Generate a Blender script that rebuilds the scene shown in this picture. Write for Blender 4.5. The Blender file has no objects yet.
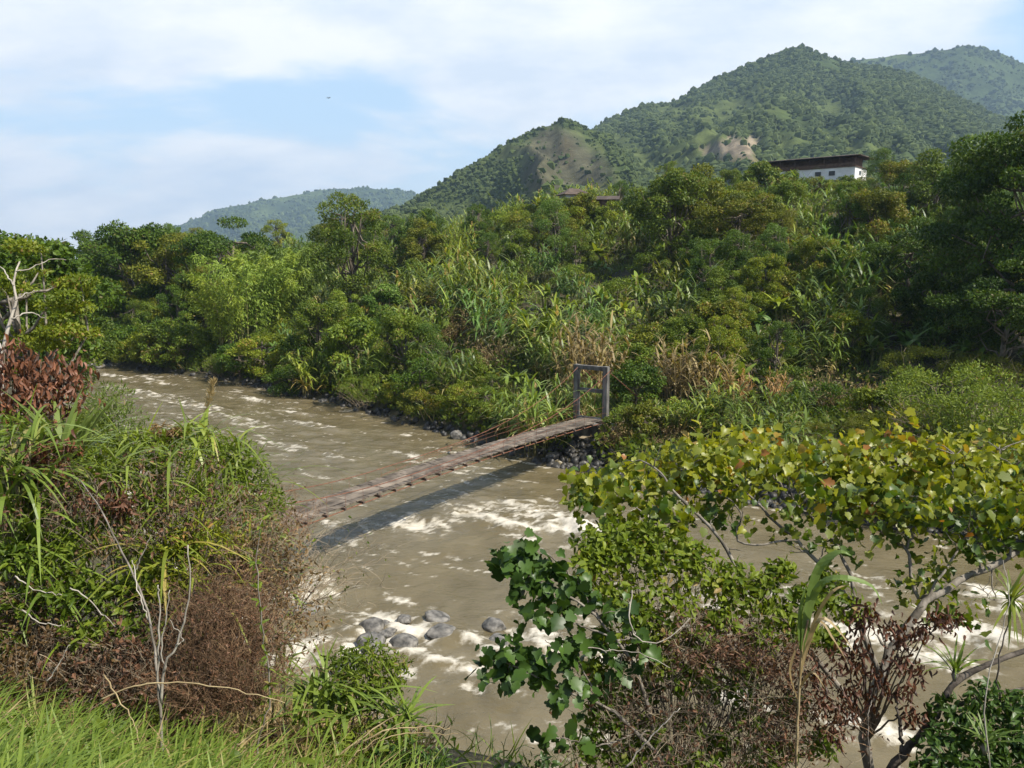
import bpy, math
import numpy as np
from math import radians, sin, cos, pi, atan2, sqrt
from mathutils import Vector

sc = bpy.context.scene
COL = sc.collection
rng = np.random.default_rng(11)

# ------------------------------------------------------------------ camera
CAM = np.array([0.0, 0.0, 14.0]); FPX = 800.0; PITCH = math.atan(124 / 800)
cd = bpy.data.cameras.new("camera"); cam = bpy.data.objects.new("camera", cd); COL.objects.link(cam)
cd.sensor_width = 36; cd.lens = FPX / 1024 * 36; cd.clip_start = 0.1; cd.clip_end = 20000
cam.location = CAM; cam.rotation_euler = (pi / 2 - PITCH, 0, 0)
sc.camera = cam

# ------------------------------------------------------------------ sky, sun, exposure
SUN_AZ = atan2(0.86, -0.50); SUN_EL = radians(50)          # azimuth from +Y towards +X
w = bpy.data.worlds.new("World"); sc.world = w; w.use_nodes = True
nt = w.node_tree; nt.nodes.clear()
def N(t, kind, **kw):
    n = t.nodes.new(kind)
    for k, v in kw.items():
        if k.startswith('i_'):
            n.inputs[k[2:].replace('_', ' ')].default_value = v
        else: setattr(n, k, v)
    return n
def L(t, a, b): t.links.new(a, b)
out = N(nt, 'ShaderNodeOutputWorld'); bg = N(nt, 'ShaderNodeBackground'); bg.inputs['Strength'].default_value = 0.10
sky = N(nt, 'ShaderNodeTexSky', sky_type='NISHITA', sun_disc=False, sun_elevation=SUN_EL, sun_rotation=SUN_AZ,
        air_density=1.2, dust_density=2.5, ozone_density=1.0, altitude=900)
tc = N(nt, 'ShaderNodeTexCoord'); sep = N(nt, 'ShaderNodeSeparateXYZ'); L(nt, tc.outputs['Generated'], sep.inputs[0])
def mth(t, op, a, b=None, clamp=False):
    n = N(t, 'ShaderNodeMath', operation=op, use_clamp=clamp)
    for i, v in enumerate((a, b)):
        if v is None: continue
        if isinstance(v, (int, float)): n.inputs[i].default_value = v
        else: L(t, v, n.inputs[i])
    return n.outputs[0]
zz = mth(nt, 'ADD', mth(nt, 'MAXIMUM', sep.outputs['Z'], 0.0), 0.30)
cmb = N(nt, 'ShaderNodeCombineXYZ')
L(nt, mth(nt, 'DIVIDE', sep.outputs['X'], zz), cmb.inputs[0]); L(nt, mth(nt, 'DIVIDE', sep.outputs['Y'], zz), cmb.inputs[1])
mp = N(nt, 'ShaderNodeMapping'); mp.inputs['Scale'].default_value = (0.75, 1.0, 1); mp.inputs['Location'].default_value = (3.1, 0.4, 0)
mp.inputs['Rotation'].default_value = (0, 0, 0.35)
L(nt, cmb.outputs[0], mp.inputs['Vector'])
n1 = N(nt, 'ShaderNodeTexNoise'); n1.inputs['Scale'].default_value = 1.15; n1.inputs['Detail'].default_value = 7; n1.inputs['Roughness'].default_value = 0.55; n1.inputs['Distortion'].default_value = 0.25
L(nt, mp.outputs[0], n1.inputs['Vector'])
cr = N(nt, 'ShaderNodeValToRGB'); cr.color_ramp.elements[0].position = 0.40; cr.color_ramp.elements[1].position = 0.52
cr.color_ramp.interpolation = 'EASE'
L(nt, n1.outputs[0], cr.inputs[0])
n2 = N(nt, 'ShaderNodeTexNoise'); n2.inputs['Scale'].default_value = 2.6; n2.inputs['Detail'].default_value = 6; n2.inputs['Roughness'].default_value = 0.6
L(nt, mp.outputs[0], n2.inputs['Vector'])
cc = N(nt, 'ShaderNodeValToRGB'); cc.color_ramp.elements[0].position = 0.36; cc.color_ramp.elements[1].position = 0.6
cc.color_ramp.elements[0].color = (5.7, 6.3, 7.1, 1); cc.color_ramp.elements[1].color = (8.0, 8.0, 8.0, 1)
L(nt, n2.outputs[0], cc.inputs[0])
veil = N(nt, 'ShaderNodeMixRGB'); veil.inputs[0].default_value = 0.45; veil.inputs[2].default_value = (5.6, 7.6, 9.6, 1)
L(nt, sky.outputs[0], veil.inputs[1])
hz = N(nt, 'ShaderNodeMapRange'); hz.inputs[1].default_value = 0.0; hz.inputs[2].default_value = 0.16; hz.inputs[3].default_value = 0.75; hz.inputs[4].default_value = 0.0
L(nt, sep.outputs['Z'], hz.inputs[0])
# the cloud deck stands over the valley ahead and is thinned, unseen, overhead and behind to lower fill light
ov = N(nt, 'ShaderNodeMapRange'); ov.interpolation_type = 'SMOOTHSTEP'; ov.inputs[1].default_value = 0.42; ov.inputs[2].default_value = 0.8; ov.inputs[3].default_value = 1.0; ov.inputs[4].default_value = 0.05; L(nt, sep.outputs['Z'], ov.inputs[0])
bk = N(nt, 'ShaderNodeMapRange'); bk.interpolation_type = 'SMOOTHSTEP'; bk.inputs[1].default_value = -0.5; bk.inputs[2].default_value = 0.35; bk.inputs[3].default_value = 0.1; bk.inputs[4].default_value = 1.0; L(nt, sep.outputs['Y'], bk.inputs[0])
L(nt, mth(nt, 'MULTIPLY', mth(nt, 'MULTIPLY', ov.outputs[0], bk.outputs[0]), 0.5), veil.inputs[0])
fac = mth(nt, 'MAXIMUM', mth(nt, 'MULTIPLY', mth(nt, 'MULTIPLY', cr.outputs[0], mth(nt, 'MULTIPLY', ov.outputs[0], bk.outputs[0])), 0.95), hz.outputs[0], clamp=True)
mixc = N(nt, 'ShaderNodeMixRGB'); L(nt, fac, mixc.inputs[0]); L(nt, veil.outputs[0], mixc.inputs[1]); L(nt, cc.outputs[0], mixc.inputs[2])
L(nt, mixc.outputs[0], bg.inputs['Color']); L(nt, bg.outputs[0], out.inputs['Surface'])

sd = bpy.data.lights.new("sun", 'SUN'); sd.energy = 5.0; sd.angle = radians(0.5); sd.color = (1.0, 0.94, 0.83)
so = bpy.data.objects.new("sun", sd); COL.objects.link(so); so.location = (60, -40, 120)
sdir = Vector((sin(SUN_AZ) * cos(SUN_EL), cos(SUN_AZ) * cos(SUN_EL), sin(SUN_EL)))
so.rotation_euler = sdir.to_track_quat('Z', 'Y').to_euler()
vs = sc.view_settings; vs.view_transform = 'Standard'; vs.look = 'None'; vs.gamma = 1; vs.exposure = 0.6
vs.use_curve_mapping = False
sc.cycles.use_denoising = True
sc.cycles.max_bounces = 7; sc.cycles.diffuse_bounces = 3; sc.cycles.transmission_bounces = 4; sc.cycles.volume_bounces = 1; sc.cycles.transparent_max_bounces = 4
sc.cycles.use_adaptive_sampling = True; sc.cycles.adaptive_threshold = 0.015

# ------------------------------------------------------------------ pixel <-> place helpers
_up = np.array([0, sin(PITCH), cos(PITCH)]); _fw = np.array([0, cos(PITCH), -sin(PITCH)]); _rt = np.array([1.0, 0, 0])
def ray(px, py): return _fw * FPX + _rt * (px - 512) + _up * (384 - py)
def at_z(px, py, z=0.0):
    d = ray(px, py); return CAM + d * ((z - CAM[2]) / d[2])
def at_y(px, py, Y):
    d = ray(px, py); return CAM + d * (Y / d[1])
def proj(p):
    p = np.asarray(p, float); q = p - CAM
    dep = q @ _fw
    return np.stack([512 + FPX * (q @ _rt) / dep, 384 - FPX * (q @ _up) / dep, dep], -1)

# ------------------------------------------------------------------ noise
def _hash(ix, iy, seed):
    n = (ix * 374761393 + iy * 668265263 + seed * 1442695041) & 0xffffffff
    n = ((n ^ (n >> 13)) * 1274126177) & 0xffffffff
    n = n ^ (n >> 16)
    return (n & 0xffff) / 65535.0
def vnoise(x, y, seed=0):
    x = np.asarray(x, float); y = np.asarray(y, float)
    ix = np.floor(x).astype(np.int64); iy = np.floor(y).astype(np.int64); fx = x - ix; fy = y - iy
    fx = fx * fx * fx * (fx * (fx * 6 - 15) + 10); fy = fy * fy * fy * (fy * (fy * 6 - 15) + 10)
    a = _hash(ix, iy, seed); b = _hash(ix + 1, iy, seed); c = _hash(ix, iy + 1, seed); d = _hash(ix + 1, iy + 1, seed)
    return (a + (b - a) * fx) * (1 - fy) + (c + (d - c) * fx) * fy
def fbm(x, y, seed=0, oct=4, gain=0.5):
    s = 0; a = 1; t = 0
    for o in range(oct):
        s = s + a * vnoise(x * 2 ** o + 17.3 * o, y * 2 ** o + 9.1 * o, seed + o); t += a; a *= gain
    return s / t

# ------------------------------------------------------------------ mesh helpers
def nrm(v): return v / np.maximum(np.linalg.norm(v, axis=-1, keepdims=True), 1e-9)
class MB:
    def __init__(s): s.v = []; s.n = 0; s.f = []; s.var = []; s.c = []
    def add(s, V, F, mat=0, var=None, col=None, smooth=False):
        V = np.asarray(V, float).reshape(-1, 3)
        for f in (F if isinstance(F, list) else [F]):
            f = np.atleast_2d(np.asarray(f, np.int64))
            if f.size: s.f.append((f + s.n, mat, smooth))
        s.v.append(V); s.n += len(V)
        s.var.append(np.full(len(V), 0.5) if var is None else np.broadcast_to(var, (len(V),)).astype(float))
        s.c.append(np.zeros((len(V), 3)) if col is None else np.broadcast_to(col, (len(V), 3)))
    def mesh(s, name, mats, use_col=False):
        me = bpy.data.meshes.new(name)
        V = np.concatenate(s.v); me.vertices.add(len(V)); me.vertices.foreach_set('co', V.astype(np.float32).ravel())
        loops = np.concatenate([f.ravel() for f, m, sm in s.f]); tot = np.concatenate([np.full(len(f), f.shape[1]) for f, m, sm in s.f])
        start = np.concatenate([[0], np.cumsum(tot)[:-1]])
        me.loops.add(len(loops)); me.loops.foreach_set('vertex_index', loops.astype(np.int32))
        me.polygons.add(len(tot)); me.polygons.foreach_set('loop_start', start.astype(np.int32)); me.polygons.foreach_set('loop_total', tot.astype(np.int32))
        me.polygons.foreach_set('material_index', np.concatenate([np.full(len(f), m) for f, m, sm in s.f]).astype(np.int32))
        me.polygons.foreach_set('use_smooth', np.concatenate([np.full(len(f), sm) for f, m, sm in s.f]).astype(bool))
        a = me.attributes.new('var', 'FLOAT', 'POINT'); a.data.foreach_set('value', np.concatenate(s.var).astype(np.float32))
        if use_col:
            a = me.attributes.new('col', 'FLOAT_COLOR', 'POINT')
            c = np.concatenate(s.c); a.data.foreach_set('color', np.c_[c, np.ones(len(c))].astype(np.float32).ravel())
        for m in mats: me.materials.append(m)
        me.update(); me.validate()
        return me
    def build(s, name, mats, parent=None, use_col=False):
        o = bpy.data.objects.new(name, s.mesh(name, mats if isinstance(mats, list) else [mats], use_col)); COL.objects.link(o)
        if parent: o.parent = parent
        return o
def tag(o, label=None, cat=None, group=None, kind=None):
    if label: o['label'] = label
    if cat: o['category'] = cat
    if group: o['group'] = group
    if kind: o['kind'] = kind
    return o
def empty(name, loc=(0, 0, 0), rz=0, sc_=1.0):
    o = bpy.data.objects.new(name, None); COL.objects.link(o); o.location = loc; o.rotation_euler = (0, 0, rz); o.scale = (sc_,) * 3 if np.isscalar(sc_) else sc_
    o.empty_display_size = 0.1
    return o
def copy_tree(o, parent=None):
    c = o.copy(); COL.objects.link(c); c.parent = parent
    for ch in list(o.children): copy_tree(ch, c)
    return c
def tube(P, R, sides=5, cap=True):
    P = np.asarray(P, float); n = len(P); R = np.broadcast_to(R, (n,))
    T = nrm(np.gradient(P, axis=0)); ref = np.array([0, 0, 1.0]) if abs(T[:, 2]).mean() < 0.9 else np.array([1.0, 0, 0])
    A = nrm(np.cross(T, ref)); B = np.cross(T, A)
    th = np.arange(sides) * 2 * pi / sides
    V = P[:, None] + R[:, None, None] * (A[:, None] * np.cos(th)[None, :, None] + B[:, None] * np.sin(th)[None, :, None])
    i = np.arange(n - 1)[:, None] * sides; j = np.arange(sides)[None]; k = (j + 1) % sides
    F = np.stack([i + j, i + k, i + sides + k, i + sides + j], -1).reshape(-1, 4)
    fs = [F]
    if cap and sides > 2:
        fs.append(np.arange(sides)[::-1][None]); fs.append((np.arange(sides) + (n - 1) * sides)[None])
    return V.reshape(-1, 3), fs
def box(c, s, rz=0):
    c = np.asarray(c, float); s = np.asarray(s, float) / 2
    V = np.array([[x, y, z] for x in (-1, 1) for y in (-1, 1) for z in (-1, 1)]) * s
    if rz: V = V @ np.array([[cos(rz), sin(rz), 0], [-sin(rz), cos(rz), 0], [0, 0, 1]])
    return V + c, np.array([[0, 1, 3, 2], [4, 6, 7, 5], [0, 4, 5, 1], [2, 3, 7, 6], [0, 2, 6, 4], [1, 5, 7, 3]])
def bez(a, b, sag=0.0, n=6, wig=0.0, r=rng):
    t = np.linspace(0, 1, n)[:, None]; a = np.asarray(a, float); b = np.asarray(b, float)
    P = a + (b - a) * t; P[:, 2] += (4 * t * (1 - t))[:, 0] * sag
    if wig: P[1:-1] += r.normal(0, wig, (n - 2, 3))
    return P
# leaf templates: columns u (along), v (across), w (lift); faces
def T_diamond(): return np.array([[0, 0, 0], [.45, .5, -.06], [1, 0, -.05], [.45, -.5, -.06]]), [np.array([[0, 1, 2, 3]])]
def T_blade(n=5, droop=0.5, w0=0.6):
    t = np.linspace(0, 1, n + 1); w = np.interp(t, [0, .15, .5, .8, 1], [w0, 1, .95, .6, .06]) / 2
    V = np.concatenate([np.stack([t, w, -droop * t ** 2.2 + 0.03 * w], 1), np.stack([t, -w, -droop * t ** 2.2 + 0.03 * w], 1)])
    V[:, 0] -= np.tile(0.35 * droop * t ** 3, 2)
    i = np.arange(n); return V, [np.stack([i, i + 1, i + n + 2, i + n + 1], 1)]
def T_broad(fold=0.12, curl=0.15, lob=None):
    u = np.array([0.0, .22, .5, .78, 1.0]); hw = np.array([0.05, .42, .5, .36, 0.0]) if lob is None else lob
    mid = np.stack([u, 0 * u, -curl * u ** 2], 1)
    l = np.stack([u[1:4] - .05, hw[1:4], -curl * u[1:4] ** 2 + fold * hw[1:4] * 2 * np.array([1, .9, .6])], 1); r = l * [1, -1, 1]
    V = np.concatenate([mid, l, r])  # 0-4 mid, 5-7 left, 8-10 right
    return V, [np.array([[1, 2, 6, 5], [2, 3, 7, 6], [2, 1, 8, 9], [3, 2, 9, 10]]), np.array([[0, 1, 5], [3, 4, 7], [1, 0, 8], [4, 3, 10]])]
def T_lobed():
    lob = [(-.12, .16), (-.04, .38), (.12, .5), (.3, .40), (.36, .56), (.56, .52), (.66, .30), (.82, .22), (1.0, .0)]
    V = [(0, 0, 0), (.5, 0, -.04), (1, 0, -.16)]
    for u, v in lob[:-1]: V.append((u, v, .14 * v - .14 * u * u))
    for u, v in lob[:-1]: V.append((u, -v, .14 * v - .14 * u * u))
    a = 3; b = 11
    F = []
    for s0, fl in ((a, 0), (b, 1)):
        tr = [[0, s0 + 1, s0], [0, s0 + 2, s0 + 1], [0, s0 + 3, s0 + 2], [0, 1, s0 + 3], [1, s0 + 4, s0 + 3], [1, s0 + 5, s0 + 4], [1, s0 + 6, s0 + 5], [1, s0 + 7, s0 + 6], [1, 2, s0 + 7]]
        F += [t[::-1] if fl else t for t in tr]
    return np.array(V, float), [np.array(F)]
def put_leaves(m, tmpl, pos, axis, normal, Ls, Ws, mat=0, var=None, lift=1.0, smooth=False):
    tv, tf = tmpl; n = len(pos); a = nrm(axis); nn = normal - a * np.sum(normal * a, -1, keepdims=True); nn = nrm(nn); s = np.cross(nn, a)
    Ls = np.broadcast_to(Ls, (n,))[:, None, None]; Ws = np.broadcast_to(Ws, (n,))[:, None, None]; lf = np.broadcast_to(lift, (n,))[:, None, None]
    V = pos[:, None] + a[:, None] * tv[None, :, 0:1] * Ls + s[:, None] * tv[None, :, 1:2] * Ws + nn[:, None] * tv[None, :, 2:3] * Ls * lf
    k = len(tv); off = (np.arange(n) * k)[:, None, None]
    fs = [(f[None] + off).reshape(-1, f.shape[1]) for f in tf]
    vr = rng.random(n) if var is None else np.broadcast_to(var, (n,))
    m.add(V.reshape(-1, 3), fs, mat, np.repeat(vr, k), smooth=smooth)
def rdir(n, up=0.0, r=rng):
    v = nrm(r.normal(size=(n, 3))); v[:, 2] += up; return nrm(v)
def puff(m, c, r, n, size, tmpl, mat=0, flat=0.75, up=0.35, droop=0.3, shell=0.55, aspect=0.55, rr=rng, var=None, shift=0.0):
    u = rdir(n, 0.25, rr); rad = shell + (1 - shell) * rr.random(n) ** 0.6
    pos = np.asarray(c) + u * rad[:, None] * np.asarray(r) * np.array([1, 1, flat])
    no = nrm(u * 0.8 + rr.normal(0, .45, (n, 3)) + [0, 0, up]); ax = rr.normal(size=(n, 3)) + u * 0.6; ax[:, 2] -= droop
    sz = size * (0.65 + 0.7 * rr.random(n))
    v = np.clip(rr.normal(0.5, 0.2, n) + shift, 0, 1) if var is None else var
    put_leaves(m, tmpl, pos, ax, no, sz, sz * aspect, mat, v)

# ------------------------------------------------------------------ materials
def mat_new(name):
    m = bpy.data.materials.new(name); m.use_nodes = True; t = m.node_tree; t.nodes.clear()
    return m, t, N(t, 'ShaderNodeOutputMaterial')
def leaf_mat(name, c0, c1, trans=0.26, rough=0.5, spec=0.35, dead=None, tint=True):
    """c0..c1 is the spread of leaf colours in one plant; Object Info colour tints a whole plant"""
    m, t, o = mat_new(name)
    at = N(t, 'ShaderNodeAttribute', attribute_name='var')
    r = N(t, 'ShaderNodeValToRGB'); r.color_ramp.elements[0].color = (*c0, 1); r.color_ramp.elements[1].color = (*c1, 1)
    r.color_ramp.elements[0].position = 0.1; r.color_ramp.elements[1].position = 0.9
    if dead:
        e = r.color_ramp.elements.new(0.965); e.color = (*c1, 1); e2 = r.color_ramp.elements[-1]; e2.position = 0.985; e2.color = (*dead, 1)
    L(t, at.outputs['Fac'], r.inputs[0])
    col = r.outputs[0]
    if tint:
        oi = N(t, 'ShaderNodeObjectInfo'); mx = N(t, 'ShaderNodeMixRGB', blend_type='MULTIPLY'); mx.inputs[0].default_value = 1
        L(t, col, mx.inputs[1]); L(t, oi.outputs['Color'], mx.inputs[2]); col = mx.outputs[0]
    p = N(t, 'ShaderNodeBsdfPrincipled'); p.inputs['Roughness'].default_value = rough; p.inputs['Specular IOR Level'].default_value = spec
    L(t, col, p.inputs['Base Color'])
    tr = N(t, 'ShaderNodeBsdfTranslucent'); hs = N(t, 'ShaderNodeMixRGB', blend_type='MULTIPLY'); hs.inputs[0].default_value = 1; hs.inputs[2].default_value = (1.5, 1.45, 0.6, 1)
    L(t, col, hs.inputs[1]); L(t, hs.outputs[0], tr.inputs['Color'])
    mx = N(t, 'ShaderNodeMixShader'); mx.inputs[0].default_value = trans
    L(t, p.outputs[0], mx.inputs[1]); L(t, tr.outputs[0], mx.inputs[2]); L(t, mx.outputs[0], o.inputs['Surface'])
    return m
def rough_mat(name, c0, c1, scale=4.0, rough=0.85, bump=0.3, stretch=(1, 1, 1), detail=6, spec=0.3, lo=0.35, hi=0.65, bscale=None):
    m, t, o = mat_new(name)
    g = N(t, 'ShaderNodeTexCoord'); mp = N(t, 'ShaderNodeMapping'); mp.inputs['Scale'].default_value = stretch; L(t, g.outputs['Object'], mp.inputs['Vector'])
    nz = N(t, 'ShaderNodeTexNoise'); nz.inputs['Scale'].default_value = scale; nz.inputs['Detail'].default_value = detail; L(t, mp.outputs[0], nz.inputs['Vector'])
    r = N(t, 'ShaderNodeValToRGB'); r.color_ramp.elements[0].color = (*c0, 1); r.color_ramp.elements[1].color = (*c1, 1); r.color_ramp.elements[0].position = lo; r.color_ramp.elements[1].position = hi
    L(t, nz.outputs[0], r.inputs[0])
    p = N(t, 'ShaderNodeBsdfPrincipled'); p.inputs['Roughness'].default_value = rough; p.inputs['Specular IOR Level'].default_value = spec
    L(t, r.outputs[0], p.inputs['Base Color'])
    if bump:
        n2 = N(t, 'ShaderNodeTexNoise'); n2.inputs['Scale'].default_value = bscale or scale * 3; n2.inputs['Detail'].default_value = 5; L(t, mp.outputs[0], n2.inputs['Vector'])
        b = N(t, 'ShaderNodeBump'); b.inputs['Strength'].default_value = bump; b.inputs['Distance'].default_value = 0.05; L(t, n2.outputs[0], b.inputs['Height']); L(t, b.outputs[0], p.inputs['Normal'])
    L(t, p.outputs[0], o.inputs['Surface'])
    return m
def var_mat(name, c0, c1, rough=0.9):
    m, t, o = mat_new(name); at = N(t, 'ShaderNodeAttribute', attribute_name='var')
    r = N(t, 'ShaderNodeValToRGB'); r.color_ramp.elements[0].color = (*c0, 1); r.color_ramp.elements[1].color = (*c1, 1); L(t, at.outputs['Fac'], r.inputs[0])
    p = N(t, 'ShaderNodeBsdfPrincipled'); p.inputs['Roughness'].default_value = rough; p.inputs['Specular IOR Level'].default_value = 0.2
    L(t, r.outputs[0], p.inputs['Base Color']); L(t, p.outputs[0], o.inputs['Surface']); return m

M_LEAF = leaf_mat('leaf_green', (0.045, 0.075, 0.008), (0.165, 0.205, 0.022), dead=(0.19, 0.14, 0.05), spec=.22)
M_CANE = leaf_mat('leaf_cane', (0.060, 0.100, 0.014), (0.190, 0.240, 0.045), dead=(0.30, 0.24, 0.11), rough=0.42, spec=0.35)
M_BAMB = leaf_mat('leaf_bamboo', (0.09, 0.14, 0.018), (0.17, 0.22, 0.035))
M_DRYC = leaf_mat('leaf_dry_cane', (0.15, 0.10, 0.045), (0.36, 0.27, 0.13), trans=0.25)
M_DEAD = leaf_mat('leaf_dead', (0.045, 0.025, 0.015), (0.19, 0.095, 0.052), trans=0.2)
M_GRASS = leaf_mat('leaf_grass', (0.09, 0.14, 0.022), (0.21, 0.27, 0.06), dead=(0.32, 0.26, 0.12), trans=0.4)
M_LOBE = leaf_mat('leaf_lobed_yellow', (0.050, 0.095, 0.008), (0.32, 0.32, 0.022), trans=0.38, dead=(0.30, 0.13, 0.03), rough=0.42, spec=0.45)
M_DARKL = leaf_mat('leaf_lobed_dark', (0.020, 0.042, 0.010), (0.05, 0.09, 0.018), trans=0.25, rough=0.4, spec=0.3)
M_BRIGHT = leaf_mat('leaf_vine', (0.060, 0.100, 0.008), (0.185, 0.235, 0.025), trans=0.35, spec=.25, dead=(.28, .20, .09))
M_BARK = rough_mat('bark', (0.07, 0.055, 0.04), (0.19, 0.16, 0.12), 5, stretch=(1, 1, .3))
M_PALEB = rough_mat('bark_pale', (0.24, 0.21, 0.17), (0.46, 0.42, 0.35), 7, stretch=(1, 1, .4))
M_GREYB = rough_mat('bark_grey', (0.10, 0.085, 0.065), (0.27, 0.24, 0.20), 9, stretch=(1, 1, .5))
M_STALK = rough_mat('cane_stalk', (0.11, 0.12, 0.035), (0.24, 0.21, 0.09), 3)
M_DRYST = rough_mat('dry_stalk', (0.22, 0.16, 0.08), (0.42, 0.33, 0.18), 3)
M_TWIG = var_mat('dead_twig', (0.06, 0.036, 0.022), (0.29, 0.185, 0.105))
M_TWIGG = var_mat('grey_twig', (0.08, 0.062, 0.045), (0.33, 0.265, 0.18))
M_ROCK = rough_mat('river_rock', (0.045, 0.043, 0.039), (0.22, 0.205, 0.18), 2.2, rough=0.6, bump=0.5, spec=0.4)
M_COB = rough_mat('wet_shaded_cobbles', (0.014, 0.014, 0.013), (0.070, 0.066, 0.060), 2.0, rough=.5, spec=.4)  # colour darkened for wet stone and also for the shade at the bank
M_CONC = rough_mat('old_concrete', (0.055, 0.052, 0.047), (0.21, 0.20, 0.185), 2.0, bump=0.3, stretch=(1, 1, .35))
M_RUST = rough_mat('rusty_wire', (0.11, 0.045, 0.028), (0.24, 0.10, 0.055), 6, rough=0.8, bump=0)

# ------------------------------------------------------------------ river banks and terrain
far_px = [(60, 358), (85, 362), (230, 382), (330, 403), (450, 436), (530, 458), (600, 471), (700, 490), (800, 508), (950, 534), (1024, 548)]
FAR = [at_z(*p)[:2] for p in far_px]
FAR = np.array([[-420, 200], [-190, 152], [-110, 128]] + [list(p) for p in FAR] + [[45, 22], [70, 6], [140, -30], [400, -110]], float)
NEAR = np.array([[-420, 165], [-190, 118], [-110, 104], [-70, 96], [-47, 78], [-32, 58], [-19, 40], [-11.5, 30], [-6, 23.4], [0, 18.4], [10, 14.8], [22, 11], [45, -2], [75, -22], [140, -62], [400, -150]], float)
def sdist(P, line):
    """signed distance to a polyline running left to right; positive on its far (left hand) side"""
    P = np.asarray(P, float); best = np.full(len(P), 1e18); sg = np.ones(len(P))
    for a, b in zip(line[:-1], line[1:]):
        ab = b - a; t = np.clip(((P - a) @ ab) / (ab @ ab), 0, 1); q = P - (a + t[:, None] * ab); d = (q ** 2).sum(1)
        cr_ = ab[0] * (P[:, 1] - a[1]) - ab[1] * (P[:, 0] - a[0]); u = d < best - 1e-9
        best = np.where(u, d, best); sg = np.where(u, np.sign(cr_), sg)
    return np.sqrt(best) * np.where(sg == 0, 1, sg)
HOUSE = at_y(832, 180, 185); HUT = at_y(574, 200, 150)
def terrain(x, y):
    x = np.asarray(x, float).ravel(); y = np.asarray(y, float).ravel(); P = np.stack([x, y], 1)
    df = sdist(P, FAR); dn = -sdist(P, NEAR)
    # far side: stony edge, narrow flat, then a slope that is steeper to the right
    k = np.interp(x, [-140, -60, -30, 0, 10, 40, 90], [0.08, 0.15, 0.23, 0.30, 0.31, 0.29, 0.27])
    hf = np.interp(df, [-3, 0, 1.5, 4, 9], [-1.2, -0.15, 0.9, 1.9, 2.4])
    flat = np.interp(x, [-30, 0, 12, 40], [9, 10, 15, 24])
    s_ = np.clip(df - flat, 0, None); top = np.interp(x, [-140, -60, -30, 0, 12, 70], [10, 14, 17, 24, 27, 32])
    hf = hf + np.where(s_ > 0, top * np.tanh(k * s_ / top), 0)
    g = np.exp(-(((x - HOUSE[0]) / 22) ** 2 + ((y - HOUSE[1]) / 16) ** 2)); hf = hf * (1 - g) + (HOUSE[2]) * g
    g = np.exp(-(((x - HUT[0]) / 12) ** 2 + ((y - HUT[1]) / 10) ** 2)); hf = hf * (1 - g) + (HUT[2] - 1.4) * g
    hf = hf + np.where(df > 3, (fbm(x / 7, y / 7, 5, 3) - 0.5) * 1.6 * np.clip((df - 3) / 10, 0, 1), 0)
    hn = np.interp(dn, [-3, 0, 2.4, 6.5, 10.2, 13.1, 15.6, 18.6, 24, 60, 200], [-1.2, -0.2, 2.0, 6.3, 8.6, 10.15, 11.55, 12.4, 12.9, 17, 22])
    hn = hn + np.where(dn > 0, (fbm(x / 2.5, y / 2.5, 9, 3) - 0.5) * 0.5 * np.clip(dn / 4, 0, 1), 0)
    h = np.where(df > -3, hf, np.where(dn > -3, hn, -1.6))
    return h
def tz(x, y): return float(terrain([x], [y])[0])

def spaced(brk):
    out_ = []
    for a, b, st in brk: out_ += list(np.arange(a, b, st))
    return np.array(out_ + [brk[-1][1]])
gx = spaced([(-6000, -600, 600), (-600, -120, 30), (-120, -60, 2.5), (-60, 60, 0.6), (60, 130, 2), (130, 600, 30), (600, 6000, 600)])
gy = spaced([(-600, -40, 40), (-40, 0, 2), (0, 110, 0.6), (110, 240, 2.5), (240, 600, 30), (600, 7200, 600)])
X, Y = np.meshgrid(gx, gy); Z = terrain(X, Y).reshape(X.shape)
def grid_faces(nr, nc):
    i = np.arange(nr - 1)[:, None] * nc; j = np.arange(nc - 1)[None]
    return np.stack([i + j, i + j + 1, i + nc + j + 1, i + nc + j], -1).reshape(-1, 4)
M_SOIL = rough_mat('earth', (0.030, 0.027, 0.014), (0.085, 0.072, 0.036), 0.9, bump=0.5, bscale=6)
m = MB(); m.add(np.stack([X, Y, Z], -1).reshape(-1, 3), grid_faces(*X.shape), smooth=True)
tag(m.build('ground', M_SOIL), 'dark earth and leaf litter under the plants on both river banks', 'ground', kind='structure')

# ------------------------------------------------------------------ river
xs = np.concatenate([np.arange(-130, -60, 0.5), np.arange(-60, 40, 0.2), np.arange(40, 90, 0.6)]); ys = np.concatenate([np.arange(-30, 10, 0.6), np.arange(10, 85, 0.2), np.arange(85, 140, 0.5)])
X, Y = np.meshgrid(xs, ys); fx = X.ravel(); fy = Y.ravel(); P2 = np.stack([fx, fy], 1)
dF = sdist(P2, FAR); dN = -sdist(P2, NEAR); keep = (dF < 2.5) & (dN < 2.5)
rap = np.zeros(len(fx)); FO = []
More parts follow.
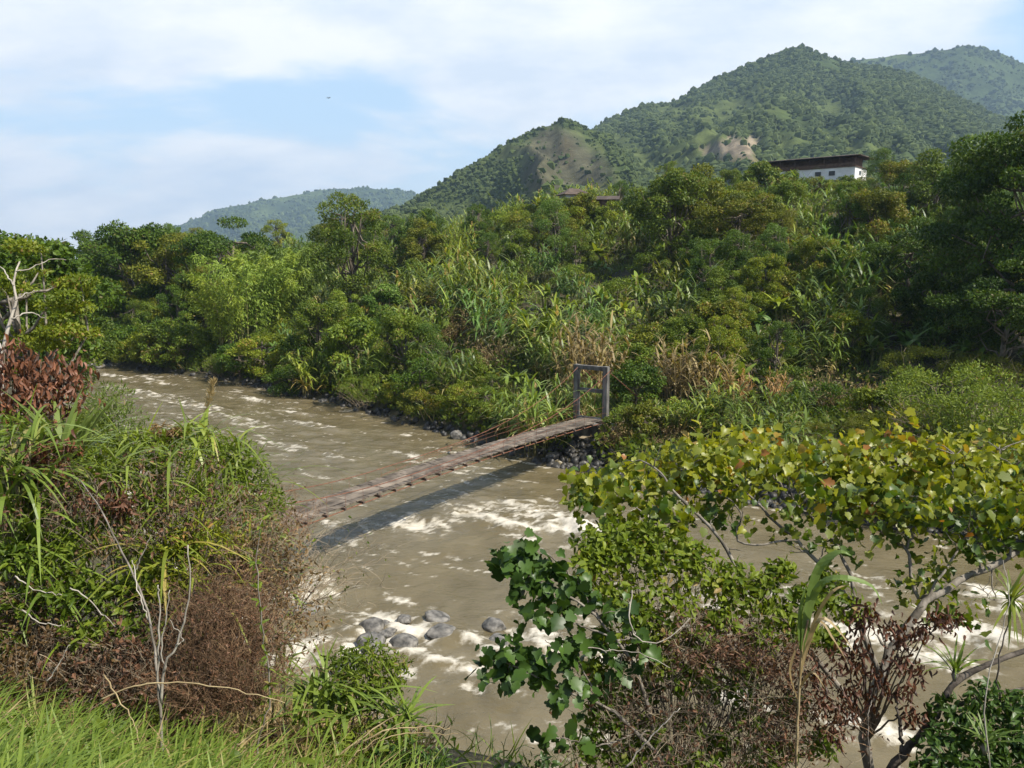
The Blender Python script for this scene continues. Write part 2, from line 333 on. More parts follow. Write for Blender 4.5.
# rapids seen in the photograph: px, py, radius along the flow, radius across, strength
for px, py, ra, rb, st in [(300, 590, 2.0, 1.6, 1.0), (415, 524, 1.9, 1.2, 1.0), (505, 522, 3.4, 1.2, .95), (578, 528, 2.6, 1.6, 1.1), (470, 515, 2.5, .7, .7), (530, 540, 2.2, .6, .7), (540, 512, 4, 1.5, .75), (350, 525, 2.5, 1.2, .55),
        (400, 628, 2.6, 1.0, 1.0), (385, 640, 2.2, .8, 1.0), (420, 655, 1.6, .5, .95), (360, 650, 1.5, .9, .9), (440, 662, 2.2, .5, .9), (470, 640, 1.2, .6, .8), (405, 600, 1.6, .6, .6), (500, 655, 1.0, .6, .9), (545, 645, 1.8, .9, 1.0), (600, 655, 1.6, .8, .9), (650, 640, 1.5, .9, .8),
        (515, 620, 1.2, 1.0, .6), (700, 600, 2.5, 1.2, .6), (880, 640, 3.0, 1.2, .9), (960, 630, 2.5, 1.3, 1.0), (1000, 600, 3, 1.4, .8), (870, 730, 1.6, .9, 1.0), (740, 700, 1.4, .8, .8),
        (940, 660, 2, 1, .9), (300, 650, 1.6, 1.6, .9), (460, 505, 3, 1.3, .5), (560, 462, 1.6, .5, .7), (470, 440, 1.5, .5, .4), (480, 692, .9, .22, .8), (810, 600, 2.0, .8, .5),
        (290, 447, 3.0, .7, .6), (240, 420, 6, 1.2, .55), (190, 405, 8, 1.3, .55), (310, 425, 4, .8, .55), (140, 392, 8, 1.6, .6), (330, 455, 3, .9, .4), (400, 455, 3, .7, .35),
        (110, 376, 5, .9, .8), (160, 382, 5, .8, .7), (290, 412, 4, .5, .6), (255, 400, 4, .7, .6), (700, 520, 3, .6, .4), (730, 497, 2, .3, .5), (640, 545, 3, 1, .6)]:
    c = at_z(px, py)[:2]; d = P2 - c; a = np.array([0.83, -0.56]) if px > 260 else np.array([0.78, -0.62]); u = d @ a; v = d @ np.array([-a[1], a[0]])
    rap = np.maximum(rap, st * np.exp(-(u / ra) ** 2 - (v / rb) ** 2))
rap = np.maximum(rap, 0.5 * np.exp(-((dN + 0.2) / 0.9) ** 2))
ang = atan2(-0.56, 0.83); fu = fx * cos(ang) + fy * sin(ang); fv = -fx * sin(ang) + fy * cos(ang)
wx = fu + 1.3 * (fbm(fu / 3, fv / 2, 31) - .5); wy = fv + 1.3 * (fbm(fu / 2.2, fv / 2.2, 37) - .5)
big = fbm(wx / 2.6, wy / 1.5, 41, 4, 0.55) - .5; chop = fbm(wx / 0.85, wy / 0.6, 43, 3, 0.55) - .5
rid = 1 - np.abs(2 * fbm(wx / 1.6, wy / 0.75, 47, 4, .55) - 1) * 2.2
rough_ = 0.35 + 0.65 * np.clip(fbm(fu / 14, fv / 6, 53, 2) * 2 - .55, 0, 1)
amp = 0.17 * rough_ + 0.62 * rap
Zr = 0.02 + amp * (big * 1.3) + (0.07 + .12 * rap) * chop * 2.2 + .10 * rap
# foam: dense in the rapids, torn streaks elsewhere (the small crests break)
lace = fbm(wx / 0.55, wy / 0.30, 59, 4, .6)
foam = np.clip(rap * 1.45 - 0.40 + (lace - .5) * 2.4 + (fbm(wx / .22, wy / .15, 63, 3, .6) - .5) * .8 + (rid - .5) * .3, 0, 1) * np.clip(rap * 4, 0, 1)
st2 = fbm(wx / 2.0, wy / 0.42, 61, 4, .6); crest = fbm(wx / 6, wy / 3, 67, 2)
fl = np.clip((st2 - 0.595) * 7 + (crest - .55) * 2.2 + rough_ * .5 - .35, 0, 1) * np.clip((lace - .38) * 5, 0, 1)
foam = np.clip(np.maximum(foam, fl * .8), 0, 1)
inside = np.flatnonzero(keep); idx = np.full(len(fx), -1); idx[inside] = np.arange(len(inside))
F = grid_faces(*X.shape); F = idx[F]; F = F[(F >= 0).all(1)]
m = MB(); m.add(np.stack([fx, fy, Zr], 1)[inside], F, var=foam[inside], smooth=True)
M_WATER, t, o = mat_new('muddy_water')
p = N(t, 'ShaderNodeBsdfPrincipled'); at = N(t, 'ShaderNodeAttribute', attribute_name='var'); g = N(t, 'ShaderNodeTexCoord')
nz = N(t, 'ShaderNodeTexNoise'); nz.inputs['Scale'].default_value = 0.35; nz.inputs['Detail'].default_value = 4; L(t, g.outputs['Object'], nz.inputs['Vector'])
r = N(t, 'ShaderNodeValToRGB'); r.color_ramp.elements[0].color = (0.112, 0.090, 0.047, 1); r.color_ramp.elements[1].color = (0.154, 0.126, 0.072, 1); r.color_ramp.elements[0].position = .35; r.color_ramp.elements[1].position = .65
L(t, nz.outputs[0], r.inputs[0])
n3 = N(t, 'ShaderNodeTexNoise'); n3.inputs['Scale'].default_value = 6; n3.inputs['Detail'].default_value = 6; n3.inputs['Roughness'].default_value = .7; L(t, g.outputs['Object'], n3.inputs['Vector'])
fm = mth(t, 'ADD', at.outputs['Fac'], mth(t, 'MULTIPLY', mth(t, 'SUBTRACT', n3.outputs[0], .5), 1.3))
fr = N(t, 'ShaderNodeMapRange'); fr.interpolation_type = 'SMOOTHSTEP'; fr.inputs[1].default_value = .08; fr.inputs[2].default_value = 1.15; L(t, fm, fr.inputs[0])
mx = N(t, 'ShaderNodeMixRGB'); mx.inputs[2].default_value = (0.60, 0.555, 0.465, 1); L(t, fr.outputs[0], mx.inputs[0]); L(t, r.outputs[0], mx.inputs[1]); L(t, mx.outputs[0], p.inputs['Base Color'])
rr_ = N(t, 'ShaderNodeMapRange'); rr_.inputs[3].default_value = .12; rr_.inputs[4].default_value = .75; L(t, fr.outputs[0], rr_.inputs[0]); L(t, rr_.outputs[0], p.inputs['Roughness'])
p.inputs['IOR'].default_value = 1.33
n4 = N(t, 'ShaderNodeTexNoise'); n4.inputs['Scale'].default_value = 2.6; n4.inputs['Detail'].default_value = 7; n4.inputs['Roughness'].default_value = .62; mp = N(t, 'ShaderNodeMapping'); mp.inputs['Rotation'].default_value = (0, 0, -ang); mp.inputs['Scale'].default_value = (.6, 1.2, 1)
L(t, g.outputs['Object'], mp.inputs['Vector']); L(t, mp.outputs[0], n4.inputs['Vector'])
b = N(t, 'ShaderNodeBump'); b.inputs['Strength'].default_value = .6; b.inputs['Distance'].default_value = .12; L(t, n4.outputs[0], b.inputs['Height']); L(t, b.outputs[0], p.inputs['Normal'])
L(t, p.outputs[0], o.inputs['Surface'])
tag(m.build('river', M_WATER), 'fast muddy brown river with white rapids', 'river', kind='structure')

exec_marker = 'SETTING DONE'
# ------------------------------------------------------------------ mountains
def hill(name, label, ridge, Dbase, zb, spur, seed, colfn, n_tree, tree_r, tree_label, na=150, ntb=56, power=1.2, treemat=None, mask=None, bmin=0.0):
    """ridge: list of (px, py, distance); the slope runs from it down to Dbase, and falls away behind"""
    R = np.array([at_y(px, py, D) for px, py, D in ridge]); s = np.concatenate([[0], np.cumsum(np.linalg.norm(np.diff(R[:, :2], axis=0), axis=1))])
    S = np.linspace(0, s[-1], na); rid_ = np.stack([np.interp(S, s, R[:, i]) for i in range(3)], 1)
    rid_[:, 2] += (fbm(S / s[-1] * 22, S * 0 + seed, seed, 3) - .5) * spur * .22
    base = rid_.copy(); k = Dbase / np.maximum(rid_[:, 1], 1); base[:, :2] = rid_[:, :2] * k[:, None]; base[:, 2] = zb
    tt = np.concatenate([np.linspace(0, 1, ntb), np.linspace(1.06, 1.7, 12)])
    V = np.zeros((len(tt), na, 3))
    for i, t_ in enumerate(tt):
        xy = base[:, :2] + (rid_[:, :2] - base[:, :2]) * t_
        if t_ <= 1: zz_ = zb + (rid_[:, 2] - zb) * t_ ** power
        else: zz_ = zb + (rid_[:, 2] - zb) * np.clip(1 - (t_ - 1) * 1.3, 0, 1)
        env = np.clip(4 * t_ * (1 - t_), 0, 1) if t_ <= 1 else 0
        q = fbm(S / (spur * 2.6) + t_ * .9, np.full(na, t_ * 1.4), seed, 4); zz_ = zz_ + ((1 - np.abs(2 * q - 1) * 1.6) - 1.0) * spur * .95 * env
        V[i, :, :2] = xy; V[i, :, 2] = zz_
    u = np.linspace(0, 1, na)[None].repeat(len(tt), 0); T = tt[:, None].repeat(na, 1)
    V = V.reshape(-1, 3); px = proj(V); C, tree_ok = colfn(px[:, 0], px[:, 1], V)
    m = MB(); m.add(V, grid_faces(len(tt), na), col=C, smooth=True)
    o = m.build(name, M_HILL, use_col=True); tag(o, label, 'hill', kind='structure')
    # forest: many lumpy crowns merged into one mass
    sel = rng.random(n_tree * 7); ii = rng.integers(0, ntb - 1, n_tree * 7); jj = rng.integers(0, na - 1, n_tree * 7)
    Vg = V.reshape(len(tt), na, 3); a_ = rng.random((len(ii), 1)); b_ = rng.random((len(ii), 1))
    pos = (Vg[ii, jj] * (1 - a_) + Vg[ii + 1, jj] * a_) * (1 - b_) + (Vg[ii, jj + 1] * (1 - a_) + Vg[ii + 1, jj + 1] * a_) * b_
    ok = tree_ok.reshape(len(tt), na)[ii, jj] > sel; ok &= tt[ii] > bmin; ok &= fbm(pos[:, 0] / (tree_r * 16), (pos[:, 1] + 2 * pos[:, 2]) / (tree_r * 22), seed + 5, 3) + .16 * rng.random(len(ii)) > .42
    pos = pos[ok][:n_tree]; n = len(pos)
    rj = np.flatnonzero(rng.random(na) < .9); rp = rid_[rj] - [0, 0, tree_r * .4]; pos = np.concatenate([pos, rp]); n = len(pos)
    B, BF = ICO
    r = tree_r * (0.45 + 1.15 * rng.random(n) ** 3)
    var4 = [B * (1 + 0.26 * rng.normal(size=(len(B), 1)).clip(-1.2, 1.2)) for _ in range(7)]
    pick = rng.integers(0, 7, n); VV = np.stack(var4)[pick] * r[:, None, None] * (np.array([1, 1, 1.0]) * (0.8 + .5 * rng.random((n, 1, 3)))) + pos[:, None] + np.array([0, 0, 1]) * r[:, None, None] * .3
    th = rng.random(n) * 6.28
    fo = (BF[None] + (np.arange(n) * len(B))[:, None, None]).reshape(-1, 3)
    m = MB(); m.add(VV.reshape(-1, 3), fo, var=np.repeat(rng.random(n), len(B)))
    tag(m.build('forest', treemat or M_FARTREE), tree_label, 'forest', kind='stuff')
def ico(sub=1):
    import bmesh
    b = bmesh.new(); bmesh.ops.create_icosphere(b, subdivisions=sub + 1, radius=1); V = np.array([v.co for v in b.verts]); F = np.array([[v.index for v in f.verts] for f in b.faces]); b.free(); return V, F
ICO = ico(0)
M_HILL, t, o = mat_new('hill_cover')
at = N(t, 'ShaderNodeAttribute', attribute_name='col'); g = N(t, 'ShaderNodeTexCoord')
nz = N(t, 'ShaderNodeTexNoise'); nz.inputs['Scale'].default_value = 0.035; nz.inputs['Detail'].default_value = 8; nz.inputs['Roughness'].default_value = .7; L(t, g.outputs['Object'], nz.inputs['Vector'])
mr = N(t, 'ShaderNodeMapRange'); mr.inputs[1].default_value = .3; mr.inputs[2].default_value = .7; mr.inputs[3].default_value = .4; mr.inputs[4].default_value = 1.6; L(t, nz.outputs[0], mr.inputs[0])
mx = N(t, 'ShaderNodeVectorMath', operation='SCALE'); L(t, at.outputs['Color'], mx.inputs[0]); L(t, mr.outputs[0], mx.inputs['Scale'])
p = N(t, 'ShaderNodeBsdfPrincipled'); p.inputs['Roughness'].default_value = 1; p.inputs['Specular IOR Level'].default_value = 0.05; L(t, mx.outputs[0], p.inputs['Base Color'])
b = N(t, 'ShaderNodeBump'); b.inputs['Strength'].default_value = .7; b.inputs['Distance'].default_value = 6; L(t, nz.outputs[0], b.inputs['Height']); L(t, b.outputs[0], p.inputs['Normal']); L(t, p.outputs[0], o.inputs['Surface'])
M_FARTREE = var_mat('far_crowns', (0.034, 0.052, 0.016), (0.080, 0.105, 0.030), 1.0)

def blob(px, py, cx, cy, rx, ry): return np.exp(-((px - cx) / rx) ** 2 - ((py - cy) / ry) ** 2)
def lerp(C, c, a): return C * (1 - a[:, None]) + np.array(c) * a[:, None]
GREEN = np.array([0.046, 0.066, 0.021]); GRASS = (0.080, 0.100, 0.030)
def col_main(px, py, V):
    n = fbm(V[:, 0] / 90, V[:, 2] / 60, 3, 4); C = np.tile(GREEN, (len(px), 1))
    gr = np.clip((n - .54) * 7, 0, 1) * np.clip((py - 78) / 40, 0, 1)
    for q in [(735, 105, 26, 9), (760, 92, 16, 7), (620, 140, 14, 10), (640, 155, 30, 12), (790, 145, 25, 12), (700, 120, 18, 8), (860, 150, 40, 9)]: gr = np.maximum(gr, .95 * blob(px, py, *q))
    C = lerp(C, GRASS, gr)
    d = np.maximum.reduce([blob(px, py, 733, 149, 24, 11), .8 * blob(px, py, 748, 143, 12, 6)]) ; sc_ = np.clip((d + (fbm(V[:, 0] / 14, V[:, 2] / 14, 8, 3) - .5) * .8 - .35) * 5, 0, 1)
    C = lerp(C, (0.21, 0.172, 0.12), sc_)
    b2 = np.clip((blob(px, py, 745, 165, 26, 12) - .3) * 2, 0, 1); C = lerp(C, (0.20, 0.17, 0.075), b2 * (1 - sc_) * .8)
    return C, np.clip(1 - gr * 1.25 - sc_ * 2 - b2, 0.03, 1)
def col_spur(px, py, V):
    n = fbm(V[:, 0] / 60, V[:, 2] / 50, 23, 4); C = np.tile(GREEN * 1.2, (len(px), 1))
    gr = np.clip((n - .50) * 6, 0, .8)
    for q in [(600, 148, 12, 9), (440, 190, 30, 14), (500, 160, 30, 12), (610, 130, 12, 8)]: gr = np.maximum(gr, .9 * blob(px, py, *q))
    C = lerp(C, (0.085, 0.105, 0.032), gr)
    bur = np.clip((blob(px, py, 563, 168, 58, 30) + .8 * blob(px, py, 553, 140, 20, 16) + (n - .5) * 1.1 - .33) * 2.2, 0, 1)
    C = lerp(C, (0.080, 0.072, 0.048), bur * .85); C = lerp(C, (0.105, 0.085, 0.045), .6 * np.clip((blob(px, py, 565, 152, 8, 14) + (n - .5) - .3) * 3, 0, 1))
    return C, np.clip(.85 - bur * 1.25 - gr * .8, 0.03, 1)
def col_far(px, py, V):
    n = fbm(V[:, 0] / 200, V[:, 2] / 120, 33, 4); C = np.tile(GREEN * .9, (len(px), 1)); gr = np.clip((n - .58) * 6, 0, .6); C = lerp(C, (0.10, 0.13, 0.04), gr)
    return C, np.clip(1 - gr, .05, 1)
hill('hill', 'long blue hazy ridge far down the valley', [(120, 250, 4300), (180, 226, 4300), (215, 211, 4300), (270, 200, 4300), (320, 191, 4300), (360, 187, 4300), (395, 190, 4300), (430, 199, 4300), (520, 215, 4300), (700, 240, 4300)],
     2500, 20, 120, 71, col_far, 12000, 8, 'blue hazy forest covering the far valley ridge')
hill('hill', 'right hand peak standing behind the main mountain', [(560, 200, 2700), (700, 120, 2700), (780, 84, 2700), (830, 62, 2700), (860, 58, 2700), (890, 56, 2700), (930, 50, 2700), (965, 46, 2700), (1000, 54, 2700), (1040, 70, 2700), (1120, 100, 2700), (1300, 170, 2700)],
     1700, 25, 110, 83, col_far, 20000, 5.5, 'hazy forest on the peak behind the main mountain')
hill('hill', 'big forested mountain with grassy clearings above the house', [(330, 235, 1350), (480, 190, 1400), (560, 150, 1450), (600, 124, 1500), (640, 109, 1500), (680, 98, 1500), (720, 79, 1520), (760, 62, 1540), (785, 51, 1550), (802, 47, 1550), (830, 57, 1550), (845, 61, 1540), (880, 66, 1530), (912, 73, 1500), (940, 85, 1480), (965, 98, 1460), (992, 113, 1430), (1030, 130, 1400), (1100, 155, 1350), (1250, 200, 1250)],
     420, 30, 75, 91, col_main, 60000, 3.1, 'dark tree crowns covering the big mountain', na=220, power=1.1)
hill('hill', 'nearer spur with a burnt brown slope left of the mountain', [(330, 228, 900), (380, 214, 900), (405, 207, 900), (430, 191, 900), (470, 166, 900), (500, 147, 900), (525, 134, 900), (545, 124, 900), (562, 121, 900), (585, 125, 900), (612, 142, 880), (650, 172, 850), (700, 200, 800), (800, 225, 780)],
     330, 25, 45, 97, col_spur, 22000, 2.0, 'scattered small crowns on the burnt spur', na=160, power=1.05)

# ------------------------------------------------------------------ air
m = MB(); V, F = box((0, 3300, 418.5), (12400, 8000, 843)); m.add(V, F)
M_HAZE, t, o = mat_new('haze_air'); pv = N(t, 'ShaderNodeVolumePrincipled'); pv.inputs['Color'].default_value = (0.46, 0.63, 0.86, 1); pv.inputs['Density'].default_value = 0.00012; pv.inputs['Anisotropy'].default_value = 0.15
L(t, pv.outputs[0], o.inputs['Volume'])
hz_ = m.build('haze', M_HAZE); tag(hz_, 'thin pale haze in the valley air', 'haze', kind='stuff')

# ------------------------------------------------------------------ footbridge
DZ = 2.85
A = at_z(592, 419, DZ); B0 = at_z(322, 511, DZ); ud = nrm((B0 - A)[None])[0]; LEN = np.linalg.norm(B0 - A) + 7.0
B = A + ud * LEN; side = np.array([-ud[1], ud[0], 0]); side = side if side[0] > 0 else -side     # side points to the right bank, towards the sun
WID = 1.8
def bdeck(s_):  # s_ metres from the portal
    t_ = np.asarray(s_) / LEN; p = A + ud * np.asarray(s_)[..., None]; p = p + side * (-0.42 * 4 * t_ * (1 - t_))[..., None]
    p[..., 2] += 0.16 * 4 * t_ * (1 - t_); return p
br = empty('footbridge', tuple(bdeck(np.array([LEN / 2]))[0])); tag(br, 'narrow plank suspension footbridge with rusty cables across the brown river', 'footbridge')
loc = np.array(br.location)
M_PLANK = rough_mat('weathered_planks', (0.070, 0.056, 0.043), (0.185, 0.152, 0.118), 1.3, bump=.5, stretch=(1, 1, 1), detail=8)
t = M_PLANK.node_tree; pr = [n for n in t.nodes if n.type == 'BSDF_PRINCIPLED'][0]; src = pr.inputs['Base Color'].links[0].from_socket
at = N(t, 'ShaderNodeAttribute', attribute_name='var'); mr = N(t, 'ShaderNodeMapRange'); mr.inputs[3].default_value = .55; mr.inputs[4].default_value = 1.5; L(t, at.outputs['Fac'], mr.inputs[0])
vmx = N(t, 'ShaderNodeVectorMath', operation='SCALE'); L(t, src, vmx.inputs[0]); L(t, mr.outputs[0], vmx.inputs['Scale']); L(t, vmx.outputs[0], pr.inputs['Base Color'])
m = MB(); pw = 0.19
for i in range(int(LEN / 0.2)):
    c = bdeck(np.array([i * 0.2 + .1]))[0] - loc; wl = WID + rng.normal(0, .035)
    V, F = box((0, 0, 0), (pw * .97, wl, 0.05)); a = atan2(ud[1], ud[0]) + rng.normal(0, .012)
    V = V @ np.array([[cos(a), sin(a), 0], [-sin(a), cos(a), 0], [0, 0, 1]]) + c + side * rng.normal(0, .02) + [0, 0, rng.normal(0, .008)]
    m.add(V, F, var=np.clip(rng.normal(.5, .28), 0, 1))
for o_ in (-.35, 0.02, .36):      # worn running boards laid lengthwise
    for i in range(0, int(LEN / 2.4)):
        s0 = i * 2.4 + .03; P = bdeck(np.array([s0, s0 + 1.2, s0 + 2.34])) - loc + side * (o_ + rng.normal(0, .02)) + [0, 0, .045 + abs(o_) * .004]
        hw = side * .16; V = np.concatenate([P - hw, P + hw, P - hw - [0, 0, .03], P + hw - [0, 0, .03]])
        m.add(V, [np.array([[0, 1, 4, 3], [1, 2, 5, 4], [6, 9, 10, 7], [7, 10, 11, 8], [0, 6, 7, 1], [1, 7, 8, 2], [3, 4, 10, 9], [4, 5, 11, 10], [0, 3, 9, 6], [2, 8, 11, 5]])], var=np.clip(rng.normal(.6, .2), 0, 1))
m.build('deck', M_PLANK, br)
M_BEAM = rough_mat('dark_beam', (0.06, 0.045, 0.035), (0.16, 0.11, 0.085), 3)
SX = np.arange(0.5, LEN - .3, 1.15)
for s_ in SX:
    c = bdeck(np.array([s_]))[0] - loc - [0, 0, .10]; m = MB(); V, F = box((0, 0, 0), (.10, WID + .34, .11)); a = atan2(ud[1], ud[0])
    V = V @ np.array([[cos(a), sin(a), 0], [-sin(a), cos(a), 0], [0, 0, 1]]) + c; m.add(V, F); m.build('crossbeam', M_BEAM, br)
PH = 3.75     # portal height above the deck
def cab(s_, sd):  # main cable: from the portal top, low over midstream, up again at the near anchorage
    t_ = np.asarray(s_) / LEN; z = np.where(t_ < .62, 0.42 + (PH - .25 - .42) * (1 - t_ / .62) ** 3.0, 0.42 + 1.6 * ((t_ - .62) / .38) ** 2)
    q = bdeck(s_) - loc + side * (sd * (WID / 2 + .12 + .30 * (1 - t_)[..., None] ** 4)); q[..., 2] += z; return q
for sd in (-1, 1):
    m = MB(); V, F = tube(cab(np.linspace(-.2, LEN, 40), sd), .021, 5); m.add(V, F, smooth=True); m.build('main_cable', M_RUST, br)
    m = MB(); V, F = tube(bdeck(np.linspace(0, LEN, 30)) - loc + side * sd * (WID / 2 + .05) - [0, 0, .17], .025, 5); m.add(V, F, smooth=True); m.build('deck_cable', M_RUST, br)
    q = lambda h: bdeck(np.linspace(0, LEN * .62, 26)) - loc + side * sd * (WID / 2 + .12) + np.stack([0 * np.linspace(0, 1, 26)] * 2 + [h * (1 - np.linspace(0, 1, 26)) ** .8 + .05], 1)
    for h in (.95, .5):
        m = MB(); V, F = tube(q(h), .009, 4); m.add(V, F); m.build('handrail', M_RUST, br)
    for s_ in SX:
        top_ = cab(np.array([s_]), sd)[0]; bot = bdeck(np.array([s_]))[0] - loc + side * sd * (WID / 2 + .12) - [0, 0, .1]
        m = MB(); V, F = tube(np.stack([bot, (bot + top_) / 2, top_]), .007, 4); m.add(V, F); m.build('hanger', M_RUST, br)
# portal frame on the far bank
pc = A - ud * 0.55 - side * .40; po = empty('bridge_portal', (pc[0], pc[1], DZ - .6)); tag(po, 'grey concrete portal frame at the far end of the footbridge', 'portal')
ang_p = atan2(side[1], side[0])
def rot(V, a): return V @ np.array([[cos(a), sin(a), 0], [-sin(a), cos(a), 0], [0, 0, 1]])
import bmesh
def bbox(name, c, s, mat, parent, rz=0, bev=.02):
    b_ = bmesh.new(); bmesh.ops.create_cube(b_, size=1)
    for v in b_.verts: v.co = Vector((v.co.x * s[0], v.co.y * s[1], v.co.z * s[2]))
    if bev: bmesh.ops.bevel(b_, geom=b_.edges[:], offset=bev, segments=2, affect='EDGES')
    V = np.array([v.co[:] for v in b_.verts]); V = rot(V, rz) + np.asarray(c)
    for v, q in zip(b_.verts, V): v.co = q
    me = bpy.data.meshes.new(name); b_.to_mesh(me); b_.free(); me.materials.append(mat); o_ = bpy.data.objects.new(name, me); COL.objects.link(o_); o_.parent = parent; return o_
for sd in (-1, 1): bbox('post', rot(np.array([[sd * 1.18, 0, (PH + .6) / 2]]), ang_p)[0], (.36, .40, PH + .6), M_CONC, po, ang_p)
bbox('beam', rot(np.array([[0, 0, PH + .6 - .17]]), ang_p)[0], (1.996, .34, .30), M_CONC, po, ang_p)
bbox('beam', rot(np.array([[0, 0, 2.55]]), ang_p)[0], (1.996, .30, .26), M_CONC, po, ang_p)
bbox('sill', rot(np.array([[0, -.05, .45]]), ang_p)[0], (1.996, .5, .3), M_CONC, po, ang_p)
for sd in (-1, 1):   # backstay from the post top into the bank
    m = MB(); p0 = rot(np.array([[sd * 1.0, .0, PH + .5]]), ang_p)[0]; g_ = pc - ud * 8 + side * sd * 1.1; p1 = np.array([g_[0] - pc[0], g_[1] - pc[1], tz(g_[0], g_[1]) - DZ + .6])
    V, F = tube(np.stack([p0, (p0 + p1) / 2, p1]), .03, 5); m.add(V, F); m.build('backstay', M_RUST, po)
# bare path from the portal
pp = np.array([pc + (-ud) * s_ + side * (.4 * sin(s_ * .5) + max(0, s_ - 2.5) * 1.0) for s_ in np.arange(-.6, 9, .5)]); hw = .7 + .25 * rng.random(len(pp))
Vv = []
for q, h in zip(pp, hw):
    for k in np.linspace(-1, 1, 5): r2 = q + side * h * k * .6 - ud * h * k * .5; Vv.append([r2[0], r2[1], tz(r2[0], r2[1]) + .07])
m = MB(); m.add(np.array(Vv), grid_faces(len(pp), 5), smooth=True)
tag(m.build('path', rough_mat('bare_earth', (0.24, 0.19, 0.12), (0.40, 0.33, 0.23), 1.5)), 'pale bare earth footpath leaving the bridge portal', 'path', kind='structure')
# abutment under the portal
ab = empty('abutment', (pc[0], pc[1], 0)); tag(ab, 'low rough stone abutment under the far end of the footbridge', 'abutment')
bbox('stone_block', (-ud * .75) + np.array([0, 0, DZ - 1.2]), (2.0, 3.0, 1.2), M_CONC, ab, ang_p + pi / 2, .08)

# ------------------------------------------------------------------ houses on the slope
M_WHITE = rough_mat('white_wall', (0.62, 0.61, 0.58), (0.80, 0.79, 0.76), .6, bump=.1)
M_ROOF = rough_mat('rusty_roof', (0.052, 0.038, 0.030), (0.115, 0.085, 0.066), .5, bump=.3)
M_WOODD = rough_mat('dark_timber', (0.075, 0.045, 0.03), (0.15, 0.09, 0.06), 1.5)
M_GLASS = rough_mat('dark_glass', (0.02, 0.022, 0.025), (0.03, 0.032, 0.035), 1, rough=.1, bump=0)
M_GREYW = rough_mat('grey_wall', (0.30, 0.30, 0.29), (0.45, 0.44, 0.42), .7)
h1 = empty('white_house', (HOUSE[0] - 4.0, HOUSE[1], HOUSE[2] - .9), radians(-40)); h1.scale = (1, 1, .74); tag(h1, 'long two storey white house with rusty brown roof on the wooded slope', 'house')
LX, LY = 20.0, 8.0
bbox('wall', (0, 0, 1.9), (LX, LY, 3.8), M_WHITE, h1, 0, .02)
bbox('upper_wall', (-.3, .9, 5.4), (LX - 1.2, LY - 2.4, 3.2), M_WOODD, h1, 0, .02)
bbox('gallery_floor', (0, 0, 3.91), (LX + .5, LY + .5, .2), M_WOODD, h1, 0, .02)
for px_ in np.linspace(-LX / 2 + .2, LX / 2 - .2, 7): bbox('post', (px_, -LY / 2 + .25, 5.45), (.2, .2, 2.86), M_WOODD, h1, 0, .01)
bbox('railing', (0, -LY / 2 + .05, 4.55), (LX, .08, 1.0), M_WOODD, h1, 0, .01)
m = MB(); hx, hy = LX / 2 + 1.4, LY / 2 + 1.3
V = np.array([[-hx, -hy, 6.9], [hx, -hy, 6.9], [hx, hy, 6.9], [-hx, hy, 6.9], [-hx + 3.6, 0, 7.9], [hx - 3.6, 0, 7.9]]); V2 = V - [0, 0, .18]
m.add(np.concatenate([V, V2]), [np.array([[0, 1, 5, 4], [2, 3, 4, 5], [7, 6, 10, 11], [9, 8, 11, 10], [0, 6, 7, 1], [1, 7, 8, 2], [2, 8, 9, 3], [3, 9, 6, 0]]), np.array([[1, 2, 5], [3, 0, 4], [8, 7, 11], [6, 9, 10]])])
m.build('roof', M_ROOF, h1)
for wx_ in (-5.2, -2.6, 2.2, 5.2):
    f_ = bbox('window', (wx_, -LY / 2 - .02, 2.3), (1.5, .1, 1.5), M_WHITE, h1, 0, .01); bbox('pane', (wx_, -LY / 2 - .085, 2.3), (1.3, .04, 1.3), M_GLASS, f_, 0, 0)
f_ = bbox('window', (LX / 2 + .02, -.8, 2.3), (.1, 1.3, 1.3), M_WHITE, h1, 0, .01); bbox('pane', (LX / 2 + .085, -.8, 2.3), (.04, 1.1, 1.1), M_GLASS, f_, 0, 0)
h2 = empty('hut', (HUT[0], HUT[1], HUT[2] - 1.2), radians(18)); h2.scale = (.72, .72, .72); tag(h2, 'small grey hut with a dark low roof half hidden in the trees', 'hut')
bbox('wall', (0, 0, 1.5), (6.0, 5, 3.0), M_GREYW, h2, 0, .02)
m = MB(); V = np.array([[-3.9, -3.3, 2.9], [3.9, -3.3, 2.9], [3.9, 3.3, 2.9], [-3.9, 3.3, 2.9], [-1.2, 0, 4.5], [1.2, 0, 4.5]]); V2 = V - [0, 0, .12]
m.add(np.concatenate([V, V2]), [np.array([[0, 1, 5, 4], [2, 3, 4, 5], [7, 6, 10, 11], [9, 8, 11, 10], [0, 6, 7, 1], [1, 7, 8, 2], [2, 8, 9, 3], [3, 9, 6, 0]]), np.array([[1, 2, 5], [3, 0, 4], [8, 7, 11], [6, 9, 10]])])
m.build('roof', M_ROOF, h2); f_ = bbox('window', (1.2, -2.52, 1.9), (1.0, .1, 1.0), M_WHITE, h2, 0, .01); bbox('pane', (1.2, -2.585, 1.9), (.84, .04, .84), M_GLASS, f_, 0, 0)
q = at_y(603, 203, 146); h3 = empty('shed', (q[0], q[1], q[2] - 1.8), radians(-10)); tag(h3, 'low shed with a brown lean-to roof right of the grey hut', 'shed')
bbox('wall', (0, 0, 1.2), (4.6, 3.6, 2.4), M_WOODD, h3, 0, .02)
